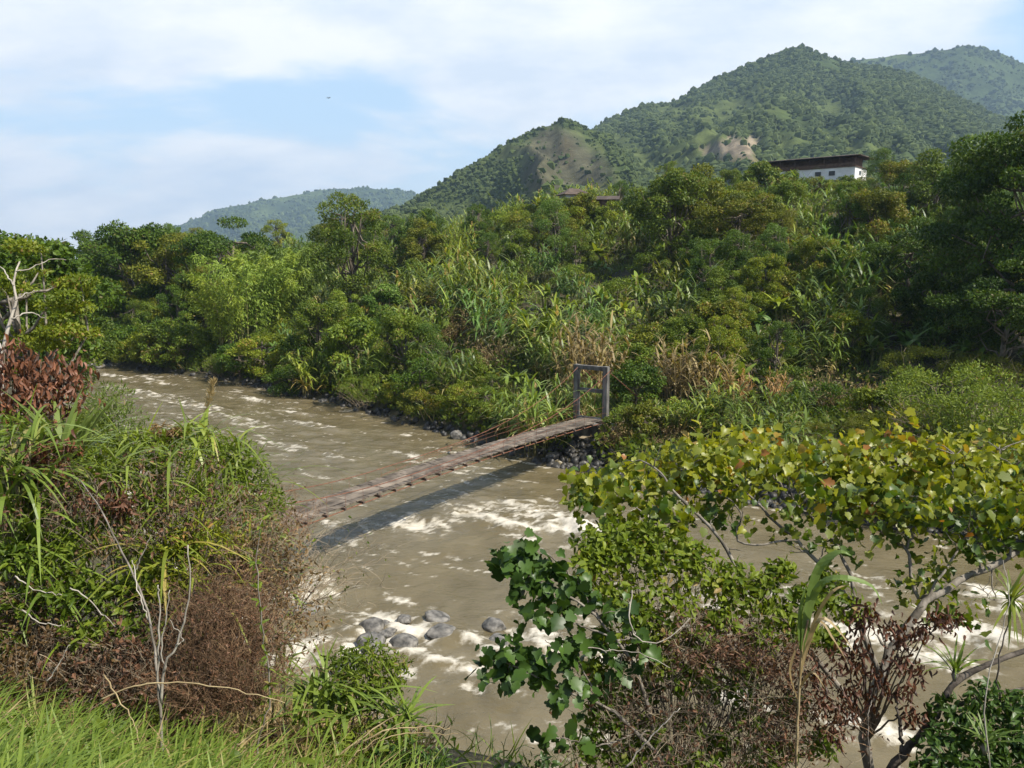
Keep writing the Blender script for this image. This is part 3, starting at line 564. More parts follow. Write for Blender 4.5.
m = MB(); V = np.array([[-2.9, -2.3, 2.3], [2.9, -2.3, 2.3], [2.9, 2.3, 3.2], [-2.9, 2.3, 3.2]]); m.add(np.concatenate([V, V - [0, 0, .1]]), np.array([[0, 1, 2, 3], [7, 6, 5, 4], [0, 4, 5, 1], [1, 5, 6, 2], [2, 6, 7, 3], [3, 7, 4, 0]])); m.build('roof', M_ROOF, h3)

# ------------------------------------------------------------------ boulders
def boulder_mesh(seed):
    V, F = ico(3); r = np.random.default_rng(seed); V = V.copy()
    for _ in range(7):
        d = nrm(r.normal(size=(1, 3)))[0]; h = .62 + .25 * r.random(); ex = np.clip(V @ d - h, 0, None); V -= ex[:, None] * d * .85
    V *= 1 + .10 * (fbm(V[:, 0] * 2 + 5, V[:, 1] * 2 + V[:, 2] * 1.7, seed, 3)[:, None] - .5); m = MB(); m.add(V, F, smooth=True); return m.mesh('boulder', [M_ROCK])
BM = [boulder_mesh(100 + i) for i in range(5)]
def boulder(p, s, label, group, flat=.7, k=None):
    o_ = bpy.data.objects.new('boulder', BM[rng.integers(0, 5) if k is None else k]); COL.objects.link(o_); o_.location = p; o_.rotation_euler = (rng.normal(0, .15), rng.normal(0, .15), rng.random() * 6.28); o_.scale = (s * (1 + .25 * rng.random()), s, s * flat)
    tag(o_, label, 'boulder', group); return o_
for px, py, s_, lb in [(436, 617, .42, 'big round grey boulder at the top of the midstream cluster'), (441, 632, .46, 'broad low dark boulder right of the biggest one in the cluster'),
        (388, 632, .30, 'small boulder between two others left of the midstream cluster centre'), (373, 625, .40, 'dark wet boulder on the upper left of the midstream cluster'), (372, 645, .48, 'dark boulder on the lower left of the midstream cluster'),
        (402, 644, .46, 'flat wet brown boulder at the bottom of the midstream cluster'), (405, 618, .24, 'small wet stone in the foam behind the midstream cluster'), (385, 622, .17, 'smallest dark stone of the midstream cluster'), (495, 625, .38, 'half drowned boulder in foam right of the midstream cluster'),
        (497, 638, .26, 'low stone just below the half drowned boulder'), (503, 645, .22, 'little stone in the foam under the dark leaves'), (300, 610, .5, 'dark boulder in the rapids by the near bank'), (350, 668, .45, 'dark boulder behind the cane clump at the near bank')]:
    q = at_z(px, py, .1); boulder((q[0], q[1], s_ * .12), s_ * 1.3, lb, 'boulders in the midstream cluster', .62)
q = at_z(457, 435, .3); boulder((q[0], q[1], .25), .55, 'pale grey boulder at the water edge left of the footbridge', 'boulders along the far bank', .8)
q = at_z(94, 366, .3); boulder((q[0], q[1], .3), 1.5, 'large flat grey boulder at the far bend of the river', 'boulders along the far bank', .45)
q = at_z(75, 367, .3); boulder((q[0], q[1], .2), 1.1, 'smaller flat boulder left of the large one at the far bend', 'boulders along the far bank', .5)
SL = np.concatenate([[0], np.cumsum(np.linalg.norm(np.diff(FAR, axis=0), axis=1))])
def far_at(s_): return np.array([np.interp(s_, SL, FAR[:, 0]), np.interp(s_, SL, FAR[:, 1])])
def far_s(px):  # arc length where the far waterline meets a picture column
    ss = np.linspace(SL[2], SL[-4], 3000); pts = np.stack([np.interp(ss, SL, FAR[:, 0]), np.interp(ss, SL, FAR[:, 1]), 0 * ss], 1); return ss[np.argmin(np.abs(proj(pts)[:, 0] - px))]
# loose cobbles (nobody could count them)
V, F = ico(0); mm = MB(); pos = []; rad = []
for a_, b_, n, d0, d1 in [(540, 640, 500, -1.2, 2.4), (640, 1100, 1500, -.9, 1.6), (250, 540, 300, -.3, .9), (60, 250, 160, -.3, 1.0)]:
    ss = far_s(a_) + (far_s(min(b_, 1020)) - far_s(a_) + (12 if b_ > 1020 else 0)) * rng.random(n)
    for s_ in ss:
        p0 = far_at(s_); p1 = far_at(s_ + .5); tn = (p1 - p0) / .5; nn_ = np.array([-tn[1], tn[0]]); d = d0 + (d1 - d0) * rng.random(); q = p0 + nn_ * d; r_ = .08 + .26 * rng.random() ** 2.5
        pos.append([q[0], q[1], max(tz(q[0], q[1]), -.05) + r_ * .25]); rad.append(r_)
pos = np.array(pos); rad = np.array(rad); V1, F1 = ico(1); n = len(pos)
sh = np.stack([V1 * (1 + .16 * rng.normal(size=(len(V1), 1)).clip(-1, 1)) for _ in range(6)])[rng.integers(0, 6, n)] * (rad[:, None, None] * (.7 + .5 * rng.random((n, 1, 3)))) + pos[:, None]
mm.add(sh.reshape(-1, 3), (F1[None] + (np.arange(n) * len(V1))[:, None, None]).reshape(-1, 3), smooth=True); tag(mm.build('cobbles', M_COB), 'grey cobbles along the foot of the far bank', 'cobbles', kind='stuff')
for px, d, s_, lb in [(552, .3, .5, 'largest stone on the pile under the bridge end'), (574, .9, .42, 'rounded stone against the abutment under the bridge end'), (585, -.2, .36, 'wet stone at the water edge of the pile under the bridge'), (800, .4, .55, 'dark boulder on the shaded shore behind the yellow leaves'), (905, .5, .5, 'boulder on the shaded shore right of the one behind yellow leaves'), (1000, .5, .6, 'rightmost boulder on the shaded far shore')]:
    p0 = far_at(far_s(px)); boulder((p0[0] + .3 * d, p0[1] + d, .35), s_, lb, 'boulders along the far bank')

# ------------------------------------------------------------------ birds
M_BIRD = rough_mat('black_feathers', (0.01, 0.01, 0.01), (0.02, 0.02, 0.02), 5, bump=0)
def bird(px, py, D, roll, label, mat):
    p = at_y(px, py, D); r_ = empty('bird', tuple(p), radians(55)); r_.rotation_euler[1] = roll; tag(r_, label, 'bird')
    m = MB(); V, F = tube(np.array([[-.32, 0, .02], [-.2, 0, 0], [-.05, 0, 0], [.1, 0, 0], [.2, 0, .02], [.27, 0, .02]]), [.02, .05, .085, .075, .05, .015], 8); m.add(V, F, smooth=True)
    m.add([[-.28, -.03, .02], [-.28, .03, .02], [-.5, .09, .02], [-.5, -.09, .02]], [[0, 1, 2, 3]]); m.build('body', mat, r_)
    for s_ in (-1, 1):
        m = MB(); V = np.array([[.1, .05 * s_, .02], [.14, .4 * s_, .1], [.02, .85 * s_, .13], [-.12, .82 * s_, .11], [-.1, .4 * s_, .07], [-.12, .05 * s_, .02]]); V = np.concatenate([V, V - [0, 0, .015]])
        m.add(V, [np.array([[0, 1, 4, 5], [1, 2, 3, 4], [6, 11, 10, 7], [7, 10, 9, 8], [0, 6, 7, 1], [1, 7, 8, 2], [2, 8, 9, 3], [3, 9, 10, 4], [4, 10, 11, 5]])]); m.build('wing', mat, r_)
bird(328.5, 98, 240, .5, 'dark bird gliding high over the river', M_BIRD)
bird(308, 26, 420, -.2, 'tiny distant bird near the top of the sky', M_BIRD)
# ------------------------------------------------------------------ plant builders (each returns a thing with its parts)
DIA = T_diamond(); BL = [T_blade(5, d) for d in (.15, .45, .8, 1.1)]; BROAD = T_broad(); LOBED = T_lobed()
def inst(proto, loc, rz, s, col=(1, 1, 1)):
    o_ = copy_tree(proto); o_.location = loc; o_.rotation_euler = (0, 0, rz); o_.scale = (s, s, s) if np.isscalar(s) else s
    for ch in o_.children:
        ch.color = (*col, 1)
        for g_ in ch.children: g_.color = (*col, 1)
    return o_
def limbs(mb, base, top, r0, targets, rr, mat=0, sides=6):
    P = bez(base, top, 0, 7, .03 * np.linalg.norm(np.asarray(top) - base), rr); V, F = tube(P, np.linspace(r0, r0 * .45, 7), sides); mb.add(V, F, mat, rr.random(), smooth=True)
    for tg in targets:
        k = rr.integers(2, 7); a = P[k]; d = np.linalg.norm(tg - a); Q = bez(a, tg, -.06 * d, 5, .05 * d, rr); V, F = tube(Q, np.linspace(r0 * .4, r0 * .1, 5), 4); mb.add(V, F, mat, rr.random(), smooth=True)
def tree_proto(name, seed, H, R, npuff, pr, nleaf, ls, mat, crown_z=.55, shape=1.0, up=.35, flat=.7, aspect=.55, bark=None, layered=False, droop=.3, lean=0.0):
    rr = np.random.default_rng(seed); root = empty(name); tr = MB(); cr_ = MB(); ctr = []
    for i in range(npuff):
        u = rdir(1, .25, rr)[0]; rad = .45 + .55 * rr.random() ** .5
        c = np.array([u[0] * R * rad, u[1] * R * rad, H * crown_z + u[2] * (H * (1 - crown_z)) * rad * shape]); c[0] += lean * c[2]
        if layered: c[2] = H * crown_z + round((c[2] - H * crown_z) / (H * .11)) * H * .11 + rr.normal(0, H * .03)
        c[2] = max(c[2], H * .14); ctr.append(c)
        s_ = pr * (.42 + 1.0 * rr.random()); c = c * np.array([1 + .35 * rr.random() ** 3, 1 + .35 * rr.random() ** 3, 1]); puff(cr_, c, s_, int(nleaf * (s_ / pr) ** 2), ls, DIA, 0, flat, up, droop, .5, aspect, rr, shift=rr.normal(0, .16))
    limbs(tr, np.array([0, 0, -.4]), np.array([lean * H * .8, 0, H * .8]), H * .022 + .03, [np.array(c) for c in ctr[:max(6, npuff // 2)]], rr)
    tr.build('trunk', bark or M_BARK, root); cr_.build('crown', mat, root); return root
def cane_proto(name, seed, H, n, spread, mat, matst, bl=1.0, bw=.085, plume=0, nb=13, low=.25, lean=.3):
    rr = np.random.default_rng(seed); root = empty(name); st = MB(); lv = MB(); plms = []
    for i in range(n):
        a = rr.random() * 6.28; r0 = spread * sqrt(rr.random()); b = np.array([r0 * cos(a), r0 * sin(a), -.2]); h = H * (.55 + .5 * rr.random()); ln = lean * h * (.3 + rr.random()) * (r0 / spread + .2)
        P = np.stack([b + np.array([cos(a) * ln * t_ ** 2, sin(a) * ln * t_ ** 2, h * t_ * (1 - .1 * t_ ** 3)]) for t_ in np.linspace(0, 1, 7)])
        V, F = tube(P, np.linspace(.022, .010, 7), 4); st.add(V, F, smooth=True)
        tt = np.sort(low + (1 - low) * rr.random(nb)); pos = np.stack([np.interp(tt, np.linspace(0, 1, 7), P[:, k]) for k in range(3)], 1)
        th = rr.random() * 6.28 + np.arange(nb) * pi + rr.normal(0, .5, nb); up = .8 + 1.9 * rr.random(nb); ax = np.stack([np.cos(th), np.sin(th), up], 1)
        no = np.stack([-np.cos(th) * up, -np.sin(th) * up, np.ones(nb)], 1)
        for d in range(4):
            k = rr.integers(0, 4, nb) == d
            if k.any(): put_leaves(lv, BL[d], pos[k], ax[k], no[k], bl * (.6 + .6 * rr.random(k.sum())), bw * (.7 + .6 * rr.random(k.sum())), 0, np.where(tt[k] < low + .12, .975 + .02 * (rr.random(k.sum()) > .5), np.clip(rr.normal(.5, .22, k.sum()), 0, .95)))
        if i < plume:
            tip = P[-1]; plm = MB(); q = 60; z_ = rr.random(q); pos = tip + np.stack([rr.normal(0, .02, q), rr.normal(0, .02, q), z_ * .7], 1); ax = rdir(q, 1.2, rr)
            put_leaves(plm, DIA, pos, ax, rdir(q, 0, rr), .22 * (1 - .6 * z_), .03, 0, .9); plms.append(plm)
    st.build('stalk', matst, root); lv.build('foliage', mat, root)
    for plm in plms: plm.build('seed_plume', M_DRYC, root)
    return root
def bamboo_proto(seed):
    rr = np.random.default_rng(seed); root = empty('bamboo_clump'); st = MB(); lv = MB()
    for i in range(15):
        a = rr.random() * 6.28; h = 7.5 * (.7 + .4 * rr.random()); out_ = .9 + 2.2 * rr.random(); tt = np.linspace(0, 1, 10)
        P = np.stack([.5 * cos(a) + cos(a) * out_ * tt ** 2.4, .5 * sin(a) + sin(a) * out_ * tt ** 2.4, h * (tt - .16 * tt ** 5)], 1); V, F = tube(P, np.linspace(.05, .012, 10), 5); st.add(V, F, smooth=True)
        n = 430; t_ = .28 + .72 * rr.random(n) ** .8; c = np.stack([np.interp(t_, tt, P[:, k]) for k in range(3)], 1); wd = .62 * np.sin(np.clip((t_ - .2) / .8, 0, 1) * pi) ** .7 + .12
        pos = c + rdir(n, 0, rr) * wd[:, None] * (rr.random((n, 1)) ** .5); ax = rdir(n, -.5, rr) + np.array([cos(a), sin(a), 0]) * .5
        put_leaves(lv, DIA, pos, ax, rdir(n, .9, rr), .34 * (.7 + .6 * rr.random(n)), .075, 0, np.clip(rr.normal(.5, .22, n), 0, 1))
    st.build('stalk', M_STALK, root); lv.build('foliage', M_BAMB, root); return root
def banana_proto(seed, H=3.2):
    rr = np.random.default_rng(seed); root = empty('banana_plant'); st = MB(); lv = MB()
    for j in range(3):
        b = np.array([rr.normal(0, .5), rr.normal(0, .5), -.2]); h = H * (.6 + .4 * rr.random()); V, F = tube(bez(b, b + [rr.normal(0, .15), rr.normal(0, .15), h * .6], 0, 5), np.linspace(.13, .07, 5), 8); st.add(V, F, smooth=True)
        top = b + [0, 0, h * .58]; n = 9; th = np.arange(n) * 2.4 + rr.random(); up = .5 + 1.5 * rr.random(n); ax = np.stack([np.cos(th), np.sin(th), up], 1); no = np.stack([-np.cos(th) * up, -np.sin(th) * up, np.ones(n)], 1)
        for d in range(4):
            k = rr.integers(0, 4, n) == d
            if k.any(): put_leaves(lv, T_blade(7, (.2, .5, .8, 1.)[d], .35), np.repeat(top[None], k.sum(), 0), ax[k], no[k], h * .62 * (.7 + .5 * rr.random(k.sum())), .46, 0, np.clip(rr.normal(.6, .2, k.sum()), 0, .95))
    st.build('stem', M_STALK, root); lv.build('foliage', M_CANE, root); return root
def twigs(mb, base, n, H, spread, rr, r0=.012, sub=5, curl=.25, up=.9, mat=0, dens=1.0, segs=6, leaf=None, leafn=3, ls=.06, lmat=1, var=(.2, .9), bow=None):
    """a tangle of thin dead stems springing from around base"""
    for i in range(n):
        a = rr.random() * 6.28; r_ = spread * sqrt(rr.random()); p0 = np.asarray(base) + [cos(a) * r_ * .5, sin(a) * r_ * .5, 0]; h = H * (.5 + .6 * rr.random())
        d = nrm((np.array([cos(a) * r_ / spread * (1 - up) * 2, sin(a) * r_ / spread * (1 - up) * 2, up]) + rr.normal(0, .12, 3))[None])[0]; P = [p0]
        cv = rr.normal(0, curl, 3) if bow is None else np.asarray(bow) + rr.normal(0, curl * .5, 3)
        for s_ in range(segs): d = nrm((d + cv / segs + rr.normal(0, curl * .35, 3))[None])[0]; P.append(P[-1] + d * h / segs)
        P = np.array(P); V, F = tube(P, np.linspace(r0, r0 * .25, segs + 1), 3, False); vv = var[0] + (var[1] - var[0]) * rr.random(); mb.add(V, F, mat, vv)
        for j in range(sub):
            k = rr.integers(1, segs + 1); d2 = nrm((rr.normal(0, .7, 3) + (P[min(k, segs)] - P[k - 1]) / h * segs * .7 + [0, 0, .15])[None])[0]; l2 = h * (.12 + .3 * rr.random()); Q = [P[k]]
            for s_ in range(3): d2 = nrm((d2 + rr.normal(0, curl * .8, 3))[None])[0]; Q.append(Q[-1] + d2 * l2 / 3)
            Q = np.array(Q); V, F = tube(Q, np.linspace(r0 * .45, r0 * .15, 4), 3, False); mb.add(V, F, mat, vv)
            if leaf is not None and leafn:
                m_ = rr.poisson(leafn)
                if m_: c = Q[rr.integers(1, 4, m_)] + rr.normal(0, .02, (m_, 3)); put_leaves(leaf[0], leaf[1], c, rdir(m_, -.5, rr), rdir(m_, .4, rr), ls * (.6 + .8 * rr.random(m_)), ls * .5, 0, rr.random(m_))

# --- prototypes (unlinked from view: each is used for the first of its kind by moving copies; sources are removed at the end)
PROTO = {}
PROTO['broadleaf_tree'] = [tree_proto('broadleaf_tree', 1, 8.5, 3.3, 48, .82, 330, .23, M_LEAF, .56), tree_proto('broadleaf_tree', 2, 7.5, 2.8, 44, .75, 330, .22, M_LEAF, .50, lean=.08, droop=.7), tree_proto('broadleaf_tree', 3, 9.5, 2.8, 52, .72, 330, .20, M_LEAF, .56, aspect=.45), tree_proto('broadleaf_tree', 4, 8.0, 3.8, 50, .85, 330, .18, M_LEAF, .62, .8, layered=True, flat=.35), tree_proto('broadleaf_tree', 5, 7.8, 3.0, 46, .8, 260, .30, M_LEAF, .5, aspect=.7), tree_proto('broadleaf_tree', 6, 8.8, 2.6, 44, .7, 330, .17, M_LEAF, .5, flat=.9, droop=1.1, aspect=.35)]
PROTO['shrub'] = [tree_proto('shrub', 11, 3.2, 2.1, 30, .58, 230, .18, M_LEAF, .45), tree_proto('shrub', 12, 2.6, 2.3, 30, .58, 230, .16, M_LEAF, .40), tree_proto('shrub', 13, 3.8, 1.9, 30, .56, 200, .22, M_LEAF, .48, droop=.7), tree_proto('shrub', 14, 3.0, 1.8, 28, .5, 260, .13, M_LEAF, .5, flat=.55)]
PROTO['cane_clump'] = [cane_proto('cane_clump', 21, 4.6, 22, 1.3, M_CANE, M_STALK, 1.3, .14, 2), cane_proto('cane_clump', 22, 3.8, 22, 1.4, M_CANE, M_STALK, 1.15, .14, 0, lean=.45), cane_proto('cane_clump', 23, 5.2, 20, 1.1, M_CANE, M_STALK, 1.4, .15, 2)]
PROTO['dry_cane_clump'] = [cane_proto('dry_cane_clump', 31, 4.2, 26, 1.2, M_DRYC, M_DRYST, 1.0, .085, 3, 12, lean=.18), cane_proto('dry_cane_clump', 32, 3.4, 22, 1.0, M_DRYC, M_DRYST, .9, .085, 1, 10, lean=.25)]
PROTO['bamboo_clump'] = [bamboo_proto(41), bamboo_proto(42)]
PROTO['banana_plant'] = [banana_proto(51), banana_proto(52, 2.8)]
def wispy(seed, H=3.0, R=2.6):
    rr = np.random.default_rng(seed); root = empty('feathery_shrub'); st = MB(); lv = MB(); twigs(st, (0, 0, -.2), 26, H, R, rr, .022, 6, .35, .68)
    for i in range(36):
        u = rdir(1, .3, rr)[0]; c = np.array([u[0] * R, u[1] * R, H * .55 + u[2] * H * .4]) * np.array([.9, .9, 1]); puff(lv, c, .62, 190, .13, DIA, 0, .5, .5, .2, .1, .28, rr)
    st.build('stem', M_TWIGG, root); lv.build('foliage', M_LEAF, root); return root
PROTO['feathery_shrub'] = [wispy(61), wispy(62, 2.5, 2.3)]
def tuft(seed, H=1.3, n=150, mat=M_GRASS, name='grass_tuft'):
    rr = np.random.default_rng(seed); root = empty(name); lv = MB(); a = rr.random(n) * 6.28; r_ = .55 * np.sqrt(rr.random(n)); pos = np.stack([r_ * np.cos(a), r_ * np.sin(a), 0 * a - .1], 1); up = 1.0 + 2.2 * rr.random(n)
    ax = np.stack([np.cos(a), np.sin(a), up], 1); no = np.stack([-np.cos(a) * up, -np.sin(a) * up, np.ones(n)], 1)
    for d in range(4):
        k = rr.integers(0, 4, n) == d; put_leaves(lv, BL[d], pos[k], ax[k], no[k], H * (.6 + .7 * rr.random(k.sum())), .045, 0, rr.random(k.sum()))
    lv.build('foliage', mat, root); return root
PROTO['grass_tuft'] = [tuft(71), tuft(72, 1.0)]
PROTO['brown_bush'] = []
for sd_ in (81, 82):
    rr = np.random.default_rng(sd_); root = empty('brown_bush'); st = MB(); lv = MB(); twigs(st, (0, 0, -.2), 60, 2.6, 1.5, rr, .02, 6, .4, .7, leaf=(lv, DIA), leafn=5, ls=.13); st.build('stem', M_TWIG, root); lv.build('dry_foliage', M_DRYC, root); PROTO['brown_bush'].append(root)

# ------------------------------------------------------------------ the far bank's plants: where they stand
TINT = {'deep green': (.60, .78, .65), 'mid green': (.95, 1.0, .9), 'yellow green': (1.35, 1.25, .8), 'olive': (1.22, 1.02, .85), 'blue green': (.75, .95, 1.25), 'pale green': (1.35, 1.35, 1.3), 'brownish': (1.75, .98, .95)}
HGT = {'broadleaf_tree': (8.5, 3.6), 'shrub': (3.2, 2.2), 'cane_clump': (4.6, 2.1), 'dry_cane_clump': (4.0, 1.6), 'bamboo_clump': (7.2, 2.8), 'banana_plant': (3.2, 1.8), 'feathery_shrub': (3.0, 2.5), 'grass_tuft': (1.2, .8), 'brown_bush': (2.3, 1.5)}
PLANTS = []     # kind, x, y, scale, tint name, fixed label, variant
def spec_px(kind, px, top, D, s_, tint, label=None, variant=None):
    """stand a plant where picture column px meets distance D, sized so that it reaches its real height there"""
    q = at_y(px, top, D); z0 = tz(q[0], q[1])
    if s_ is None: s_ = max(.3, (q[2] - z0) / HGT[kind][0])
    PLANTS.append([kind, q[0], q[1], s_, tint, label, variant])
# placed one by one after the photograph
for a in [('bamboo_clump', 243, 250, 99, None, 'pale green', None), ('bamboo_clump', 266, 244, 103, None, 'yellow green', None), ('bamboo_clump', 224, 262, 98, None, 'yellow green', None), ('bamboo_clump', 286, 238, 106, None, 'mid green', None),
          ('dry_cane_clump', 600, 306, 68, None, 'mid green', 'tall straw coloured dry cane clump right behind the bridge portal'), ('dry_cane_clump', 588, 312, 67, None, 'mid green', 'shorter straw coloured cane clump just left of the tall one behind the portal'),
          ('dry_cane_clump', 686, 330, 64, None, 'mid green', 'straw coloured dry cane clump on the flat right of the bridge portal'), ('dry_cane_clump', 713, 328, 63, None, 'mid green', 'second dry cane clump on the flat, right next to the straw one'), ('dry_cane_clump', 775, 345, 61, .8, 'olive', None), ('dry_cane_clump', 740, 345, 62, .8, 'olive', None), ('dry_cane_clump', 672, 336, 66, None, 'mid green', None),
          ('brown_bush', 840, 355, 60, 1.3, 'mid green', 'reddish brown dead bush on the flat below the big dark tree'), ('brown_bush', 487, 318, 80, 1.4, 'mid green', 'rounded brown bush among canes left of the portal'), ('brown_bush', 452, 278, 93, 1.45, 'mid green', 'brown flowering bush up the slope left of the portal'), ('brown_bush', 620, 408, 54, .75, 'mid green', 'low brown bush at the bank edge right of the bridge end'), ('brown_bush', 668, 410, 53, .7, 'mid green', None),
          ('banana_plant', 603, 293, 93, 1.2, 'pale green', None), ('banana_plant', 800, 298, 90, 1.25, 'pale green', None), ('banana_plant', 760, 280, 80, 1.1, 'blue green', None), ('banana_plant', 520, 262, 84, 1.2, 'pale green', None), ('banana_plant', 545, 270, 98, 1.25, 'mid green', None), ('banana_plant', 980, 345, 60, .9, 'pale green', None), ('banana_plant', 690, 262, 95, 1.2, 'pale green', None), ('banana_plant', 640, 250, 100, 1.3, 'mid green', None), ('banana_plant', 880, 300, 70, 1.0, 'mid green', None),
          ('feathery_shrub', 960, 350, 50, None, 'pale green', 'wide grey green feathery shrub on the right part of the flat'), ('feathery_shrub', 915, 352, 51, .9, 'olive', None), ('feathery_shrub', 1010, 358, 47, None, 'pale green', None), ('feathery_shrub', 880, 372, 50, .7, 'olive', None), ('feathery_shrub', 990, 385, 44, .75, 'olive', None), ('feathery_shrub', 820, 385, 51, .55, 'olive', None), ('feathery_shrub', 935, 395, 46, .6, 'olive', None), ('feathery_shrub', 860, 400, 48, .5, 'yellow green', None), ('feathery_shrub', 985, 300, 62, 1.3, 'olive', None), ('feathery_shrub', 930, 305, 63, 1.2, 'olive', None),
          ('shrub', 395, 385, 72, .75, 'yellow green', 'small light green bush leaning over the water on the far bank'), ('shrub', 425, 385, 68, .9, 'olive', None), ('shrub', 455, 378, 66, .95, 'yellow green', None), ('shrub', 485, 372, 63, 1.0, 'mid green', None), ('shrub', 518, 385, 61, .8, 'mid green', None), ('shrub', 545, 392, 60, .55, 'olive', None),
          ('shrub', 620, 393, 55.5, .75, 'mid green', 'bright bush at the right foot of the bridge portal'), ('shrub', 645, 402, 54, .7, 'olive', None), ('cane_clump', 700, 380, 53, None, 'yellow green', 'leafy green cane clump on the bank edge right of the bridge end'), ('cane_clump', 725, 382, 52, None, 'mid green', None), ('cane_clump', 672, 390, 54, .55, 'yellow green', None), ('shrub', 770, 395, 50, .6, 'olive', None), ('cane_clump', 785, 372, 55, None, 'mid green', None),
          ('grass_tuft', 560, 402, 58.5, .9, 'olive', None), ('grass_tuft', 548, 408, 58, .8, 'yellow green', None), ('grass_tuft', 535, 412, 58.5, .8, 'olive', None), ('grass_tuft', 632, 410, 54, 1.0, 'yellow green', None), ('grass_tuft', 655, 415, 53, 1.0, 'olive', None), ('grass_tuft', 690, 412, 51, 1.1, 'yellow green', None), ('grass_tuft', 750, 405, 49.5, 1.0, 'olive', None), ('grass_tuft', 800, 405, 48, 1.0, 'olive', None), ('grass_tuft', 840, 410, 46, 1.0, 'olive', None), ('grass_tuft', 900, 415, 44, 1.0, 'olive', None), ('grass_tuft', 950, 420, 42, 1.0, 'olive', None)]:
    spec_px(*a)
NSPEC = len(PLANTS); SPX = []
for p_ in PLANTS:
    if p_[0] in ('dry_cane_clump', 'brown_bush', 'bamboo_clump', 'banana_plant', 'feathery_shrub'):
        t0_ = proj(np.array([p_[1], p_[2], tz(p_[1], p_[2]) + HGT[p_[0]][0] * p_[3]])); b0_ = proj(np.array([p_[1], p_[2], tz(p_[1], p_[2])])); SPX.append((t0_[0], p_[2], HGT[p_[0]][1] * p_[3] * FPX / b0_[2] * .55, t0_[1] + (b0_[1] - t0_[1]) * .62))
bpath = np.stack([bdeck(np.array([s_]))[0] for s_ in np.linspace(0, LEN, 20)] + [p_ for p_ in pp])
def blocked(x, y, r_, kind):
    if np.min((bpath[:, 0] - x) ** 2 + (bpath[:, 1] - y) ** 2) < (1.3 + r_ * .8) ** 2: return True
    if abs(x - HOUSE[0] + 3.5) < 10.5 and -6 < y - HOUSE[1] < 8: return True
    if abs(x - HUT[0]) < 5 and abs(y - HUT[1]) < 4: return True
    return False
pts = np.array([[p_[1], p_[2], HGT[p_[0]][1] * p_[3] * .75] for p_ in PLANTS])
cand = 0; accepted = [list(r_) for r_ in pts]
def zone_kind(x, y, d, px):
    n_ = vnoise(x / 9, y / 9, 77); u_ = rng.random()
    if d < 4.5:
        return ('shrub' if u_ < .62 else 'cane_clump' if u_ < .88 else 'feathery_shrub') if px < 560 else ('cane_clump' if u_ < .4 else 'shrub' if u_ < .7 else 'grass_tuft')
    if px < 210: return 'broadleaf_tree' if u_ < .72 else 'shrub' if u_ < .9 else 'cane_clump'
    if 560 < px and d < np.interp(x, [0, 12, 40], [9, 15, 22]): return 'cane_clump' if u_ < .35 else 'shrub' if u_ < .6 else 'grass_tuft' if u_ < .85 else 'dry_cane_clump'
    if n_ > .47 or (430 < px < 570 and d < 40): return 'cane_clump' if u_ < .66 else 'banana_plant' if u_ < .80 else 'shrub'
    return 'broadleaf_tree' if u_ < .32 else 'shrub' if u_ < .54 else 'cane_clump' if u_ < .88 else 'banana_plant'
A2 = None
